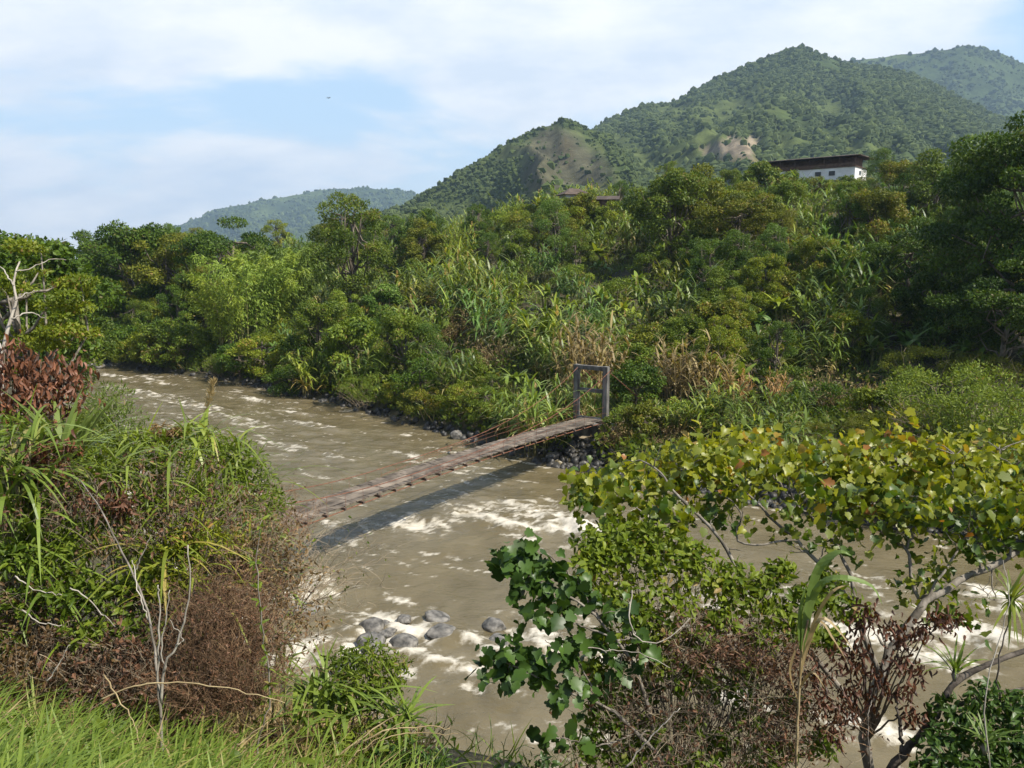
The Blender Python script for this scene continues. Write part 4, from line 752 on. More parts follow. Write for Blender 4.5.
for it in range(30000):
    d = .5 + 128 * rng.random() ** 1.7; s_ = rng.uniform(SL[2], SL[-3]); p0 = far_at(s_); p1 = far_at(s_ + .5); tn = nrm((p1 - p0)[None])[0]; x, y = p0 + np.array([-tn[1], tn[0]]) * d
    if y < 25: continue
    q = proj(np.array([x, y, tz(x, y) + 2.0]));
    if not (-50 < q[0] < 1085): continue
    dd = sdist(np.array([[x, y]]), FAR)[0]
    if dd < .35: continue
    k = zone_kind(x, y, dd, q[0]); far_f = 1 + .22 * np.clip((q[2] - 70) / 100, 0, 1); s_ = (.78 + .5 * rng.random()) * far_f
    if k == 'broadleaf_tree': s_ *= .70 if dd < 45 else .88
    if q[0] < 210 and k == 'broadleaf_tree': s_ *= 1.15
    if k == 'cane_clump' and 380 < q[0] < 900 and dd > 5: s_ *= 1.3
    if dd < 5 and q[0] < 520: s_ *= 1.3 if k == 'shrub' else 1.0
    r_ = HGT[k][1] * s_ * (.60 if dd < 30 else .66)
    if blocked(x, y, r_, k): continue
    A2 = np.array(accepted); di = np.hypot(A2[:, 0] - x, A2[:, 1] - y)
    if np.any(di < (A2[:, 2] + r_) * .68): continue
    # keep the view to the houses open: nothing tall in front of them
    top_ = proj(np.array([x, y, tz(x, y) + HGT[k][0] * s_]))
    if 772 < top_[0] < 868 and q[2] < 178 and top_[1] < (172 if 785 < top_[0] < 862 else 166):
        s_ *= .6
        if proj(np.array([x, y, tz(x, y) + HGT[k][0] * s_]))[1] < 173: continue
    if 552 < top_[0] < 622 and q[2] < 150 and top_[1] < 195.5: continue
    bp_ = proj(np.array([x, y, tz(x, y)])); bad = False
    for sp in SPX:
        if y < sp[1] - .3 and abs(top_[0] - sp[0]) < sp[2] + .6 * r_ * FPX / q[2] and top_[1] < sp[3]: bad = True; break
    if bad: continue
    lim = np.interp(top_[0], [-60, 60, 120, 230, 330, 400, 470, 560, 640, 700, 760, 880, 960, 1085], [250, 250, 222, 205, 214, 214, 208, 180, 176, 152, 165, 150, 140, 140])
    if top_[1] < lim: continue
    tn_ = 'deep green mid green yellow green olive blue green pale green'
    pr_ = {'shrub': [.16, .28, .30, .12, .06, .08], 'cane_clump': [.10, .36, .24, .06, .10, .14], 'broadleaf_tree': [.24, .30, .26, .12, .06, .02]}.get(k, [.1, .3, .25, .15, .1, .1])
    if q[0] > 840 and dd > 22: pr_ = [.55, .25, .05, .1, .05, 0]
    names = ['deep green', 'mid green', 'yellow green', 'olive', 'blue green', 'pale green']; tint = names[rng.choice(6, p=np.array(pr_) / sum(pr_))]
    if dd < 5 and tint in ('yellow green', 'olive') and rng.random() < .65: tint = 'mid green' if rng.random() < .6 else 'deep green'  # overhang shadow at the waterline put into the tint: fewer light plants
    if k in ('dry_cane_clump', 'brown_bush'): tint = 'mid green'
    PLANTS.append([k, x, y, s_, tint, None, None]); accepted.append([x, y, r_])
    if len(PLANTS) > 950: break

# what stands wholly behind other plants is left out: paint the plants front to back on a coarse mask
Wm, Hm = 512, 384; msk = np.zeros((Hm, Wm), bool); order = sorted(range(len(PLANTS)), key=lambda i: PLANTS[i][2]); VIS = {}
yy, xx = np.mgrid[0:Hm, 0:Wm]
for i in order:
    k, x, y, s_, tint, lab, va = PLANTS[i]; z0 = tz(x, y); h, r_ = HGT[k][0] * s_, HGT[k][1] * s_
    b_ = proj(np.array([x, y, z0])); t_ = proj(np.array([x, y, z0 + h])); cx, cy0, cy1 = b_[0] / 2, t_[1] / 2, b_[1] / 2; rw = max(r_ * FPX / b_[2] / 2, .6)
    x0, x1 = int(max(0, cx - rw)), int(min(Wm, cx + rw + 1)); y0, y1 = int(max(0, cy0)), int(min(Hm, cy1 + 1))
    if x1 <= x0 or y1 <= y0: VIS[i] = 0; continue
    e = ((xx[y0:y1, x0:x1] - cx) / rw) ** 2 + ((yy[y0:y1, x0:x1] - (cy0 + cy1) / 2) / ((cy1 - cy0) / 2 + .3)) ** 2 < 1
    VIS[i] = int((e & ~msk[y0:y1, x0:x1]).sum()); e2 = ((xx[y0:y1, x0:x1] - cx) / rw) ** 2 + ((yy[y0:y1, x0:x1] - (cy0 + cy1) / 2) / ((cy1 - cy0) / 2 + .3)) ** 2 < .72
    msk[y0:y1, x0:x1] |= e2
PLANTS = [PLANTS[i] + [VIS[i]] for i in range(len(PLANTS)) if i < NSPEC or VIS[i] >= 10]

# ------------------------------------------------------------------ labels that single each plant out
KIND_WORD = {'broadleaf_tree': 'broadleaf tree', 'shrub': 'leafy shrub', 'cane_clump': 'cane clump', 'dry_cane_clump': 'dry straw cane clump', 'bamboo_clump': 'bamboo clump', 'banana_plant': 'banana plant', 'feathery_shrub': 'feathery shrub', 'grass_tuft': 'grass tuft', 'brown_bush': 'brown bush'}
ORD = ['', 'first', 'second', 'third', 'fourth', 'fifth', 'sixth', 'seventh', 'eighth', 'ninth', 'tenth', 'eleventh', 'twelfth', 'thirteenth', 'fourteenth', 'fifteenth', 'sixteenth', 'seventeenth', 'eighteenth', 'nineteenth', 'twentieth']
def where(x, y):
    d = sdist(np.array([[x, y]]), FAR)[0]; px = proj(np.array([x, y, tz(x, y)]))[0]
    if px > 575 and d < 22 and d > 4: return 'on the flat behind the yellow leaves' if px > 720 else 'on the flat right of the portal'
    row = 'at the far water edge' if d < 5 else 'low on the far slope' if d < 16 else 'halfway up the far slope' if d < 38 else 'high on the far slope' if d < 75 else 'near the far skyline'
    col = 'by the river bend' if px < 190 else 'below the blue ridge' if px < 400 else 'left of the portal' if px < 570 else 'above the portal' if px < 690 else 'below the white house' if px < 880 else 'by the dark tree'
    return row + ' ' + col
cells = {}
for p_ in PLANTS:
    if p_[5] is None: cells.setdefault((p_[0], p_[4], where(p_[1], p_[2])), []).append(p_)
for (k, tint, wh), ps in cells.items():
    ps.sort(key=lambda p_: proj(np.array([p_[1], p_[2], 0]))[0]); n = len(ps)
    head = (tint + ' ' if k not in ('dry_cane_clump', 'brown_bush') else '') + KIND_WORD[k] + ' ' + wh
    for i, p_ in enumerate(ps): p_[5] = head if n == 1 else head + ', ' + (('left' if i == 0 else 'right') + ' of two' if n == 2 else 'leftmost' if i == 0 else 'rightmost' if i == n - 1 else ORD[i + 1] + ' from left')
GROUPW = {k: v + 's on the far bank' for k, v in {'broadleaf_tree': 'broadleaf tree', 'shrub': 'leafy shrub', 'cane_clump': 'green cane clump', 'dry_cane_clump': 'dry cane clump', 'bamboo_clump': 'bamboo clump', 'banana_plant': 'banana plant', 'feathery_shrub': 'feathery shrub', 'grass_tuft': 'grass tuft', 'brown_bush': 'brown bushe'}.items()}
CATW = {'broadleaf_tree': 'tree', 'shrub': 'shrub', 'cane_clump': 'cane', 'dry_cane_clump': 'cane', 'bamboo_clump': 'bamboo', 'banana_plant': 'banana plant', 'feathery_shrub': 'shrub', 'grass_tuft': 'grass', 'brown_bush': 'shrub'}
for k, x, y, s_, tint, lab, va, vis in PLANTS:
    pl = PROTO[k]; o_ = inst(pl[(rng.choice([0, 1, 2, 2, 4, 5, 5]) if k == 'broadleaf_tree' and rng.random() < .9 else rng.integers(0, len(pl))) if va is None else va], (x, y, tz(x, y)), rng.random() * 6.28, (s_ * (.92 + .16 * rng.random()), s_ * (.92 + .16 * rng.random()), s_), np.array(TINT[tint]) * (1.0 + .32 * rng.random()))
    tag(o_, lab, CATW[k], GROUPW[k])
print('far plants', len(PLANTS), {k: sum(p_[0] == k for p_ in PLANTS) for k in PROTO})

# big single trees
bigd = tree_proto('dark_tree', 301, 17, 9.0, 180, 1.6, 560, .28, M_LEAF, .52, 1.0, layered=True, flat=.4, up=.5)
q = at_y(1000, 300, 66); bigd.location = (q[0] + 5.2, 66, tz(q[0] + 5.2, 66)); bigd.scale = (1.0, 1.0, 1.2)
for c in bigd.children: c.color = (.60, .78, .62, 1)
tag(bigd, 'huge dark spreading tree with layered boughs at the right edge', 'tree')
def single(kind, va, px, top, D, tint, label, s_=None, rz=0, grp=None, mul=1.0):
    q = at_y(px, top, D); z0 = tz(q[0], q[1]); s2 = s_ or (q[2] - z0) / HGT[kind][0]; o_ = inst(PROTO[kind][va], (q[0], q[1], z0), rz, s2, np.array(TINT[tint]) * mul); tag(o_, label, CATW[kind], grp); return o_
SKY = 'trees standing up on the skyline'
DK = 'dark trees around the huge dark tree'
for a_, lb in [((915, 215, 84), 'deep green tree at the left foot of the huge dark tree'), ((945, 235, 76), 'deep green tree under the left boughs of the huge dark tree'), ((1015, 255, 62), 'deep green tree under the huge dark tree at the right edge'), ((985, 262, 70), 'low deep green tree in the shade before the huge dark tree')]:
    single('broadleaf_tree', int(a_[0]) % 4, a_[0], a_[1], a_[2], 'deep green', lb, rz=a_[0], grp=DK, mul=.9)
single('broadleaf_tree', 3, 231, 212, 116, 'deep green', 'dark umbrella topped tree against the blue far ridge', rz=1, grp=SKY)
single('broadleaf_tree', 0, 130, 224, 122, 'deep green', 'rounded dark tree topping the skyline left of the bamboo', rz=2, grp=SKY)
single('broadleaf_tree', 1, 165, 226, 118, 'olive', 'brownish olive tree right of the rounded skyline tree', rz=3, grp=SKY)
single('broadleaf_tree', 2, 88, 240, 130, 'deep green', 'tree at the left low end of the far skyline', rz=1.7, grp=SKY)
single('broadleaf_tree', 2, 350, 205, 112, 'mid green', 'slender tree tipping above the slope right of the bamboo', rz=.4, grp=SKY)
single('broadleaf_tree', 1, 700, 158, 118, 'olive', 'tall olive tree crowning the slope left of the house', rz=.9, grp=SKY, mul=1.1)
single('broadleaf_tree', 0, 672, 172, 112, 'mid green', 'tree just left of the tall olive one on the slope top', rz=2.2, grp=SKY)
single('broadleaf_tree', 3, 742, 180, 108, 'olive', 'spreading tree just left below the white house', rz=4, grp=SKY)
single('broadleaf_tree', 2, 795, 172, 150, 'mid green', 'bushy tree hiding the left end of the white house', s_=.7, rz=4.4, grp=SKY)
single('broadleaf_tree', 4, 768, 157, 160, 'mid green', 'bushy tree at the far left end of the white house', rz=2.4, grp=SKY, mul=1.1)
single('broadleaf_tree', 0, 905, 160, 125, 'olive', 'round tree just right of the white house', rz=5, grp=SKY)
single('broadleaf_tree', 1, 938, 142, 110, 'mid green', 'tree between the white house and the big dark tree', rz=5.4, grp=SKY)
single('broadleaf_tree', 0, 878, 190, 100, 'olive', 'lower tree in front of the white house at its right end', rz=.3, grp=SKY)
for i_, (a_, b_, D_, t_, lb) in enumerate([(556, 197, 141, 'mid green', 'low bush hiding the left wall of the grey hut'), (570, 200, 139, 'yellow green', 'low bush in front of the grey hut door side'), (584, 199, 140, 'olive', 'low bush in front of the right corner of the grey hut'), (598, 202, 139, 'mid green', 'low bush hiding the foot of the brown shed'), (613, 201, 138, 'yellow green', 'low bush at the right end of the brown shed'),
        (778, 170, 172, 'mid green', 'bush hiding the left wall of the white house'), (792, 176, 170, 'yellow green', 'bush before the left windows of the white house'), (806, 180, 169, 'olive', 'low bush below the left windows of the white house'), (821, 179, 168, 'mid green', 'low bush below the middle of the white house'), (834, 176, 168, 'yellow green', 'bush touching the white wall right of the windows'), (848, 179, 167, 'mid green', 'low bush below the right corner of the white house'), (864, 175, 168, 'olive', 'bush before the lit end wall of the white house')]):
    single('shrub', i_ % 4, a_, b_, D_, t_, lb, rz=i_ * 1.3, grp='bushes in front of the hillside houses', mul=1.15)
# trees on the near bank upstream, at the left edge
lt = tree_proto('layered_tree', 311, 7.5, 2.1, 46, .45, 280, .12, M_BRIGHT, .76, .95, layered=True, flat=.3, up=.7, bark=M_GREYB)
q = at_y(30, 330, 25); lt.location = (q[0] - .4, 25, tz(q[0] - .4, 25)); lt.scale = (1, 1, 1.0)
for c in lt.children: c.color = (1.2, 1.1, .9, 1)
tag(lt, 'light green tree with flat layered boughs at the left edge', 'tree')
LZ = (at_y(30, 244, 25)[2] - lt.location.z) / 7.5; lt.scale = (1, 1, LZ)
single('broadleaf_tree', 0, 12, 228, 55, 'deep green', 'dark tree behind the light layered tree at the left edge', rz=.5, grp='trees on the near bank upstream')
single('broadleaf_tree', 1, -25, 222, 48, 'deep green', 'dark tree cut off by the left edge of the photo', rz=1.5, grp='trees on the near bank upstream')
single('broadleaf_tree', 2, 40, 285, 62, 'mid green', 'smaller tree at the near bank bend right of the dark one', rz=2.5, grp='trees on the near bank upstream')
single('shrub', 0, 50, 345, 48, 'mid green', 'leafy bush over the water at the near bank bend', s_=.8, rz=1, grp='bushes on the near bank upstream')
single('shrub', 1, 58, 350, 66, 'olive', 'small bush at the tip of the near bank bend', s_=.8, rz=1, grp='bushes on the near bank upstream')
single('shrub', 2, 40, 335, 36, 'yellow green', 'yellowish bush under the light layered tree', s_=1.0, rz=2, grp='bushes on the near bank upstream')
single('shrub', 3, 52, 345, 34, 'olive', 'olive bush right under the light layered tree', s_=.9, rz=3, grp='bushes on the near bank upstream')
# white bare snag
sn = empty('bare_snag'); q = at_y(5, 345, 16); z0 = tz(q[0], 16); sn.location = (q[0], 16, z0); m = MB(); rr = np.random.default_rng(5)
def px3(px, py, D, o_=None): p_ = at_y(px, py, D); return p_ - np.array(o_.location) if o_ is not None else p_
for pts_, r0 in [([(0, 420), (2, 345), (12, 318), (16, 300), (14, 280), (20, 262)], .045), ([(12, 318), (30, 312), (46, 318)], .02), ([(14, 285), (4, 270), (-6, 262)], .018), ([(15, 300), (26, 294), (38, 290)], .018), ([(16, 272), (34, 268), (52, 258), (66, 260)], .014), ([(2, 350), (-10, 330)], .03)]:
    P = np.array([px3(a, b, 16 + .2 * i, sn) for i, (a, b) in enumerate(pts_)]); t_ = np.linspace(0, 1, 14); P = np.stack([np.interp(t_, np.linspace(0, 1, len(P)), P[:, k]) for k in range(3)], 1) + rr.normal(0, .012, (14, 3)); V, F = tube(P, np.linspace(r0, r0 * .35, 14), 6); m.add(V, F, smooth=True)
m.build('trunk', M_PALEB, sn); tag(sn, 'bare white dead tree snag at the left edge', 'dead tree')
# undergrowth that closes the gaps between the plants
nU = 230000; ss = SL[2] + (SL[-3] - SL[2]) * rng.random(nU); d = .8 + 125 * rng.random(nU) ** 1.35; P0 = np.stack([np.interp(ss, SL, FAR[:, 0]), np.interp(ss, SL, FAR[:, 1])], 1); P1 = np.stack([np.interp(ss + .5, SL, FAR[:, 0]), np.interp(ss + .5, SL, FAR[:, 1])], 1); tn = nrm(P1 - P0)
Q = P0 + np.stack([-tn[:, 1], tn[:, 0]], 1) * d[:, None]; pr_ = proj(np.c_[Q, np.full(nU, 8.)]); ok = (pr_[:, 0] > -60) & (pr_[:, 0] < 1090) & (Q[:, 1] > 26) & (sdist(Q, FAR) > .7)
db = np.min((Q[:, None, 0] - bpath[None, :, 0]) ** 2 + (Q[:, None, 1] - bpath[None, :, 1]) ** 2, 1); ok &= db > 1.2; Q = Q[ok]; zq = terrain(Q[:, 0], Q[:, 1]); n = len(Q)
m = MB(); hh = rng.random(n) ** 1.2; pos = np.c_[Q, zq + .05 + hh * 1.5]; hold = vnoise(Q[:, 0] / 4, Q[:, 1] / 4, 14)
k = hold > .5
put_leaves(m, DIA, pos[k], rdir(k.sum(), .2), rdir(k.sum(), 1.0), .50 * (.6 + .8 * rng.random(k.sum())), .28, 0, np.clip(rng.normal(.4, .25, k.sum()), 0, 1))
put_leaves(m, BL[1], np.c_[Q, zq][~k], rdir((~k).sum(), 1.3), rdir((~k).sum(), .2), 1.2 * (.5 + .8 * rng.random((~k).sum())), .08, 1, np.clip(rng.normal(.5, .3, (~k).sum()), 0, 1))
uo = m.build('undergrowth', [M_LEAF, M_CANE]); uo.color = (1, 1, .9, 1); tag(uo, 'low leafy undergrowth and grass covering the far bank', 'undergrowth', kind='stuff')
# ------------------------------------------------------------------ the near bank: plants in front
def spl(pts, n):
    P = np.array([at_y(a, b, D) for a, b, D in pts]); k = len(P); t_ = np.linspace(0, k - 1, n); i = np.clip(t_.astype(int), 0, k - 2); f = (t_ - i)[:, None]
    Pm = P[np.clip(i - 1, 0, k - 1)]; P0 = P[i]; P1 = P[i + 1]; P2 = P[np.clip(i + 2, 0, k - 1)]
    return .5 * (2 * P0 + (P1 - Pm) * f + (2 * Pm - 5 * P0 + 4 * P1 - P2) * f ** 2 + (3 * P0 - Pm - 3 * P1 + P2) * f ** 3)
def stick(mb, o_, pts, r0, r1, n=16, sides=6, wig=.006, mat=0, var=.5):
    P = spl(pts, n) - np.array(o_.location); P[1:-1] += rng.normal(0, wig, (n - 2, 3)); V, F = tube(P, np.linspace(r0, r1, n) * (1 + rng.normal(0, .06, n)), sides); mb.add(V, F, mat, var, smooth=True); return P
def base_thing(name, px, D, label, cat, grp=None, lift=0.0):
    x = at_y(px, 500, D)[0]; o_ = empty(name, (x, D, tz(x, D) + lift)); tag(o_, label, cat, grp); return o_
def blades(mb, c, n, Lm, W, up=(.6, 1.8), spread=.05, var=(.2, .9), drs=(0, 1, 2, 3), lean=(0, 0), nseg=7, w0=.7):
    a = rng.random(n) * 6.28; u_ = rng.uniform(*up, n); ax = np.stack([np.cos(a) + lean[0], np.sin(a) + lean[1], u_], 1); no = np.stack([-np.cos(a) * u_, -np.sin(a) * u_, np.ones(n)], 1)
    pos = np.asarray(c) + rng.normal(0, spread, (n, 3)) * [1, 1, .4]; pk = rng.choice(drs, n)
    for d in drs:
        k = pk == d
        if k.any(): put_leaves(mb, T_blade(nseg, (.15, .45, .8, 1.1)[d], w0), pos[k], ax[k], no[k], Lm * (.55 + .7 * rng.random(k.sum())), W * (.7 + .6 * rng.random(k.sum())), 0, var[0] + (var[1] - var[0]) * rng.random(k.sum()))
LANCE = T_broad(.10, .25); LANCE2 = T_broad(.2, .5)
def leafy(name, label, cat, px, D, puffs, tmpl, size, aspect, mat, stem_mat, stem_r=.014, flat=.8, up=.4, droop=.3, tint=(1, 1, 1), grp=None, sedge=0, shell=.3, part='foliage', dens=1.0, stems=True, root=None):
    o_ = base_thing(name, px, D, label, cat, grp); lc = np.array(o_.location); lv = MB(); st = MB()
    for a, b, d, r_, n in puffs:
        c = at_y(a, b, d) - lc; puff(lv, c, r_, int(n * dens), size, tmpl, 0, flat, up, droop, shell, aspect, rng, shift=rng.normal(0, .1))
        if stems:
            rt = np.array(root) - lc if root is not None else np.array([rng.normal(0, .12), rng.normal(0, .12), -.05])
            P = bez(rt, c, .12 * np.linalg.norm(c - rt), 8, .02); V, F = tube(P, np.linspace(stem_r, stem_r * .35, 8), 5); st.add(V, F, 0, rng.random(), smooth=True)
            for j in range(4): e = c + rdir(1, .2)[0] * r_ * .8; V, F = tube(bez(P[5], e, .02, 4, .01), [stem_r * .4, stem_r * .3, stem_r * .22, stem_r * .15], 3); st.add(V, F, 0, rng.random())
        if sedge: blades(lv, c - [0, 0, r_ * .4], sedge, r_ * 2.0, .022, (.8, 2.2), r_ * .35)
    if st.n: st.build('stem', stem_mat, o_)
    f_ = lv.build(part, mat, o_); f_.color = (*tint, 1); return o_

# --- left side
leafy('green_shrub', 'leafy green shrub in the middle of the left bank thicket', 'shrub', 150, 7.6, [(105, 470, 7.6, .33, 420), (140, 455, 7.8, .33, 420), (175, 470, 7.8, .34, 420), (125, 505, 7.2, .33, 420), (165, 510, 7.2, .33, 420), (200, 500, 7.5, .33, 380), (95, 530, 7.0, .28, 330), (140, 545, 6.9, .30, 330), (185, 545, 7.0, .30, 300)], LANCE, .062, .30, M_BRIGHT, M_GREYB, sedge=18, dens=1.0, tint=(1.12, 1.08, .95))
leafy('green_shrub', 'green shrub at the right end of the thicket, leaning over the river', 'shrub', 230, 8.6, [(205, 452, 8.8, .34, 420), (235, 458, 9.0, .34, 420), (215, 485, 8.5, .36, 420), (250, 480, 8.9, .34, 380), (265, 505, 8.7, .30, 330), (230, 520, 8.2, .34, 380), (262, 535, 8.2, .28, 260), (190, 440, 9.2, .3, 300)], LANCE, .066, .28, M_BRIGHT, M_GREYB, tint=(1.0, 1.02, .9), sedge=16, dens=1.0)
leafy('feathery_bush', 'yellow green feathery bush beside the spiky rosette', 'shrub', 110, 9.5, [(95, 415, 9.5, .36, 700), (118, 425, 9.5, .38, 700), (100, 445, 9.2, .36, 600), (132, 445, 9.6, .34, 560), (85, 430, 9.6, .34, 500), (112, 400, 9.8, .28, 400)], DIA, .075, .22, M_GRASS, M_GREYB, up=.8, droop=0, tint=(.80, .80, .75))
leafy('green_shrub', 'green shrub at the left edge under the red brown leaves', 'shrub', 20, 7.4, [(10, 440, 7.5, .34, 330), (30, 470, 7.4, .34, 330), (8, 490, 7.2, .33, 330), (45, 505, 7.2, .33, 300), (15, 535, 7.0, .33, 300), (55, 545, 7.0, .28, 260)], LANCE, .075, .28, M_BRIGHT, M_GREYB, tint=(.95, 1.0, .9), sedge=18, dens=.85)
leafy('weedy_bush', 'bright leafy weeds in the shaded hollow above the grass', 'weed', 110, 6.6, [(85, 590, 6.6, .24, 130), (120, 600, 6.6, .25, 150), (100, 640, 6.3, .2, 90), (150, 585, 6.7, .22, 120), (70, 560, 6.8, .24, 130), (135, 630, 6.4, .18, 80)], LANCE, .10, .34, M_BRIGHT, M_GREYB)
o_ = base_thing('spiky_rosette', 65, 7.8, 'grey green rosette of long sword leaves in the left thicket', 'plant'); lv = MB(); lc = np.array(o_.location)
c0 = at_y(66, 468, 7.8) - lc; blades(lv, c0, 40, .80, .055, (1.0, 3.0), .05, (.3, .9), (0, 0, 1)); blades(lv, c0, 18, .75, .05, (.2, .9), .05, (.3, .9), (1, 2)); blades(lv, c0 + [.35, .1, -.25], 18, .55, .045, (.6, 2.0), .04, (.3, .9), (1, 2))
st = MB(); V, F = tube(bez([0, 0, -.1], c0, 0, 6), np.linspace(.06, .045, 6), 7); st.add(V, F, smooth=True); st.build('stem', M_GREYB, o_); f_ = lv.build('foliage', M_CANE, o_); f_.color = (1.15, 1.15, 1.45, 1)
def drooping_dead(name, label, px, D, cl, size, mat, asp=.38, n=60, r_=.22, tint=(1, 1, 1), grp=None, root=None):
    o_ = base_thing(name, px, D, label, 'plant', grp); lc = np.array(o_.location); st = MB(); lv = MB()
    for a, b, d in cl:
        c = at_y(a, b, d) - lc; rt = (at_y(*root) - lc) if root else np.array([0, 0, 0.]); P = bez(rt, c + [0, 0, r_ * .5], .2 * np.linalg.norm(c - rt) * .4, 8, .015); V, F = tube(P, np.linspace(.012, .005, 8), 4); st.add(V, F, 0, .4)
        p_ = c + rng.normal(0, r_ * .5, (n, 3)); ax = rng.normal(0, .35, (n, 3)) + [0, 0, -1.0]; put_leaves(lv, LANCE2, p_, ax, rdir(n, .1), size * (.6 + .8 * rng.random(n)), size * asp, 0, rng.random(n))
    st.build('stem', M_TWIGG, o_); f_ = lv.build('dry_foliage', mat, o_); f_.color = (*tint, 1); return o_
drooping_dead('withered_plant', 'withered plant of hanging red brown leaves at the left edge', 25, 8.2, [(8, 372, 8.2), (24, 366, 8.3), (42, 372, 8.3), (58, 380, 8.4), (68, 374, 8.4), (14, 394, 8.1), (34, 398, 8.1), (52, 402, 8.2), (0, 405, 8.0), (72, 392, 8.4), (25, 382, 8.2), (5, 355, 8.2)], .085, M_DEAD, n=75, r_=.22, tint=(1.25, 1.05, 1.0))
drooping_dead('withered_plant', 'small withered sprigs hanging below the spiky rosette', 50, 7.2, [(30, 462, 7.2), (48, 470, 7.2), (66, 448, 7.3), (40, 450, 7.2), (60, 475, 7.2)], .085, M_DEAD, n=40, r_=.12, tint=(1.4, 1.1, 1.1))
drooping_dead('withered_plant', 'withered brown sprigs beside the top of the leaning dead stick', 100, 6.9, [(84, 500, 6.9), (98, 506, 6.9), (112, 500, 6.9), (128, 505, 6.9), (118, 494, 7)], .075, M_DEAD, n=40, r_=.11, tint=(1.1, 1, 1))
def tangle(name, label, px, D, spots, H, spread, mat, leafmat, n, r0, leafn, ls, up=.75, curl=.4, sub=7, tint=(1, 1, 1), grp=None, var=(.1, .95), bow=None):
    o_ = base_thing(name, px, D, label, 'bush', grp); lc = np.array(o_.location); st = MB(); lv = MB()
    for a, b, d in spots: twigs(st, at_y(a, b, d) - lc, n, H, spread, rng, r0, sub, curl, up, leaf=(lv, LANCE2), leafn=leafn, ls=ls, var=var, bow=bow)
    st.build('twig', mat, o_)
    if lv.n: f_ = lv.build('dry_foliage', leafmat, o_); f_.color = (*tint, 1)
    return o_
tangle('dead_bush', 'dense red brown dead bush behind the bright grass', 225, 6.2, [(195, 705, 6.2), (222, 708, 6.2), (246, 705, 6.3), (212, 665, 6.4), (240, 660, 6.5), (222, 630, 6.6)], .70, .32, M_TWIG, M_DEAD, 90, .0038, .8, .028, .74, .32, 10)
tangle('dead_bush', 'dark brown dead bush at the left edge above the grass', 30, 6.4, [(5, 690, 6.3), (35, 695, 6.2), (65, 695, 6.3), (15, 650, 6.5), (0, 620, 6.7)], .62, .36, M_TWIGG, M_DRYC, 45, .006, 2.0, .05, .66, .5, 7, tint=(.5, .42, .36))
tangle('dead_bush', 'dull greyish brown dry bush right of the red brown one', 262, 7.2, [(250, 600, 7.2), (272, 590, 7.3), (232, 585, 7.2), (262, 560, 7.4), (275, 640, 7.0), (240, 560, 7.4)], .55, .35, M_TWIGG, M_DRYC, 55, .005, 1.2, .045, .6, .5, 7, tint=(.7, .62, .55))
tangle('dead_bush', 'dark dry brush between the dead sticks above the grass', 125, 6.3, [(100, 690, 6.2), (125, 690, 6.2), (150, 690, 6.2), (115, 660, 6.4), (150, 650, 6.4)], .5, .35, M_TWIGG, M_DEAD, 55, .005, 1.2, .05, .6, .5, 6)
tangle('twiggy_shrub', 'pale leafless twiggy shrub reaching over the rapids', 290, 9.5, [(290, 615, 9.5), (300, 605, 9.6), (285, 590, 9.5)], 1.25, .3, M_TWIGG, M_BRIGHT, 26, .007, .25, .05, .45, .35, 9, var=(.45, 1), bow=(.75, 0, .1))
tangle('twiggy_shrub', 'reddish leafless twigs in front of the near end of the footbridge', 290, 12, [(262, 525, 12), (280, 528, 12), (290, 540, 12), (270, 512, 12.2)], .62, .4, M_TWIG, M_DEAD, 34, .0042, .4, .03, .6, .4, 9, var=(.5, 1))
o_ = base_thing('dead_stick', 160, 5.6, 'bare dead stick leaning up to the left through the thicket', 'dead branch'); m = MB()
stick(m, o_, [(163, 760, 5.4), (159, 700, 5.5), (156, 660, 5.6), (149, 615, 5.8), (134, 575, 6.0), (118, 545, 6.2), (100, 508, 6.5), (79, 479, 6.8)], .011, .005, 26, 7, .004, var=.55); m.build('trunk', M_GREYB, o_); m = MB()
stick(m, o_, [(161, 705, 5.5), (165, 665, 5.5), (176, 645, 5.5), (186, 610, 5.5), (190, 580, 5.5), (188, 545, 5.5)], .010, .004, 16); stick(m, o_, [(164, 672, 5.5), (162, 640, 5.5), (166, 620, 5.5), (170, 590, 5.5)], .006, .003); stick(m, o_, [(160, 700, 5.5), (158, 650, 5.5), (160, 605, 5.5), (158, 585, 5.5)], .008, .004)
stick(m, o_, [(150, 620, 5.8), (140, 595, 5.8), (132, 560, 5.9)], .006, .003); stick(m, o_, [(176, 645, 5.5), (183, 640, 5.5), (170, 620, 5.5)], .004, .002); stick(m, o_, [(134, 575, 6.0), (142, 555, 6.0), (151, 535, 6.0)], .006, .003); m.build('branch', M_PALEB, o_)
o_ = base_thing('dead_stick', 185, 5.4, 'long thin dry stem arching low across the red brown bush', 'dead branch'); m = MB(); stick(m, o_, [(100, 700, 5.3), (128, 688, 5.3), (160, 683, 5.3), (205, 685, 5.3), (245, 692, 5.3), (285, 703, 5.3)], .006, .003, 22); m.build('stem', M_DRYST, o_)
o_ = base_thing('dead_stick', 125, 5.0, 'thin reddish dry stem lying slantwise over the grass', 'dead branch'); m = MB(); stick(m, o_, [(104, 675, 5.2), (118, 700, 5.1), (133, 720, 5.0), (140, 745, 4.9)], .006, .003); m.build('stem', M_DRYST, o_)
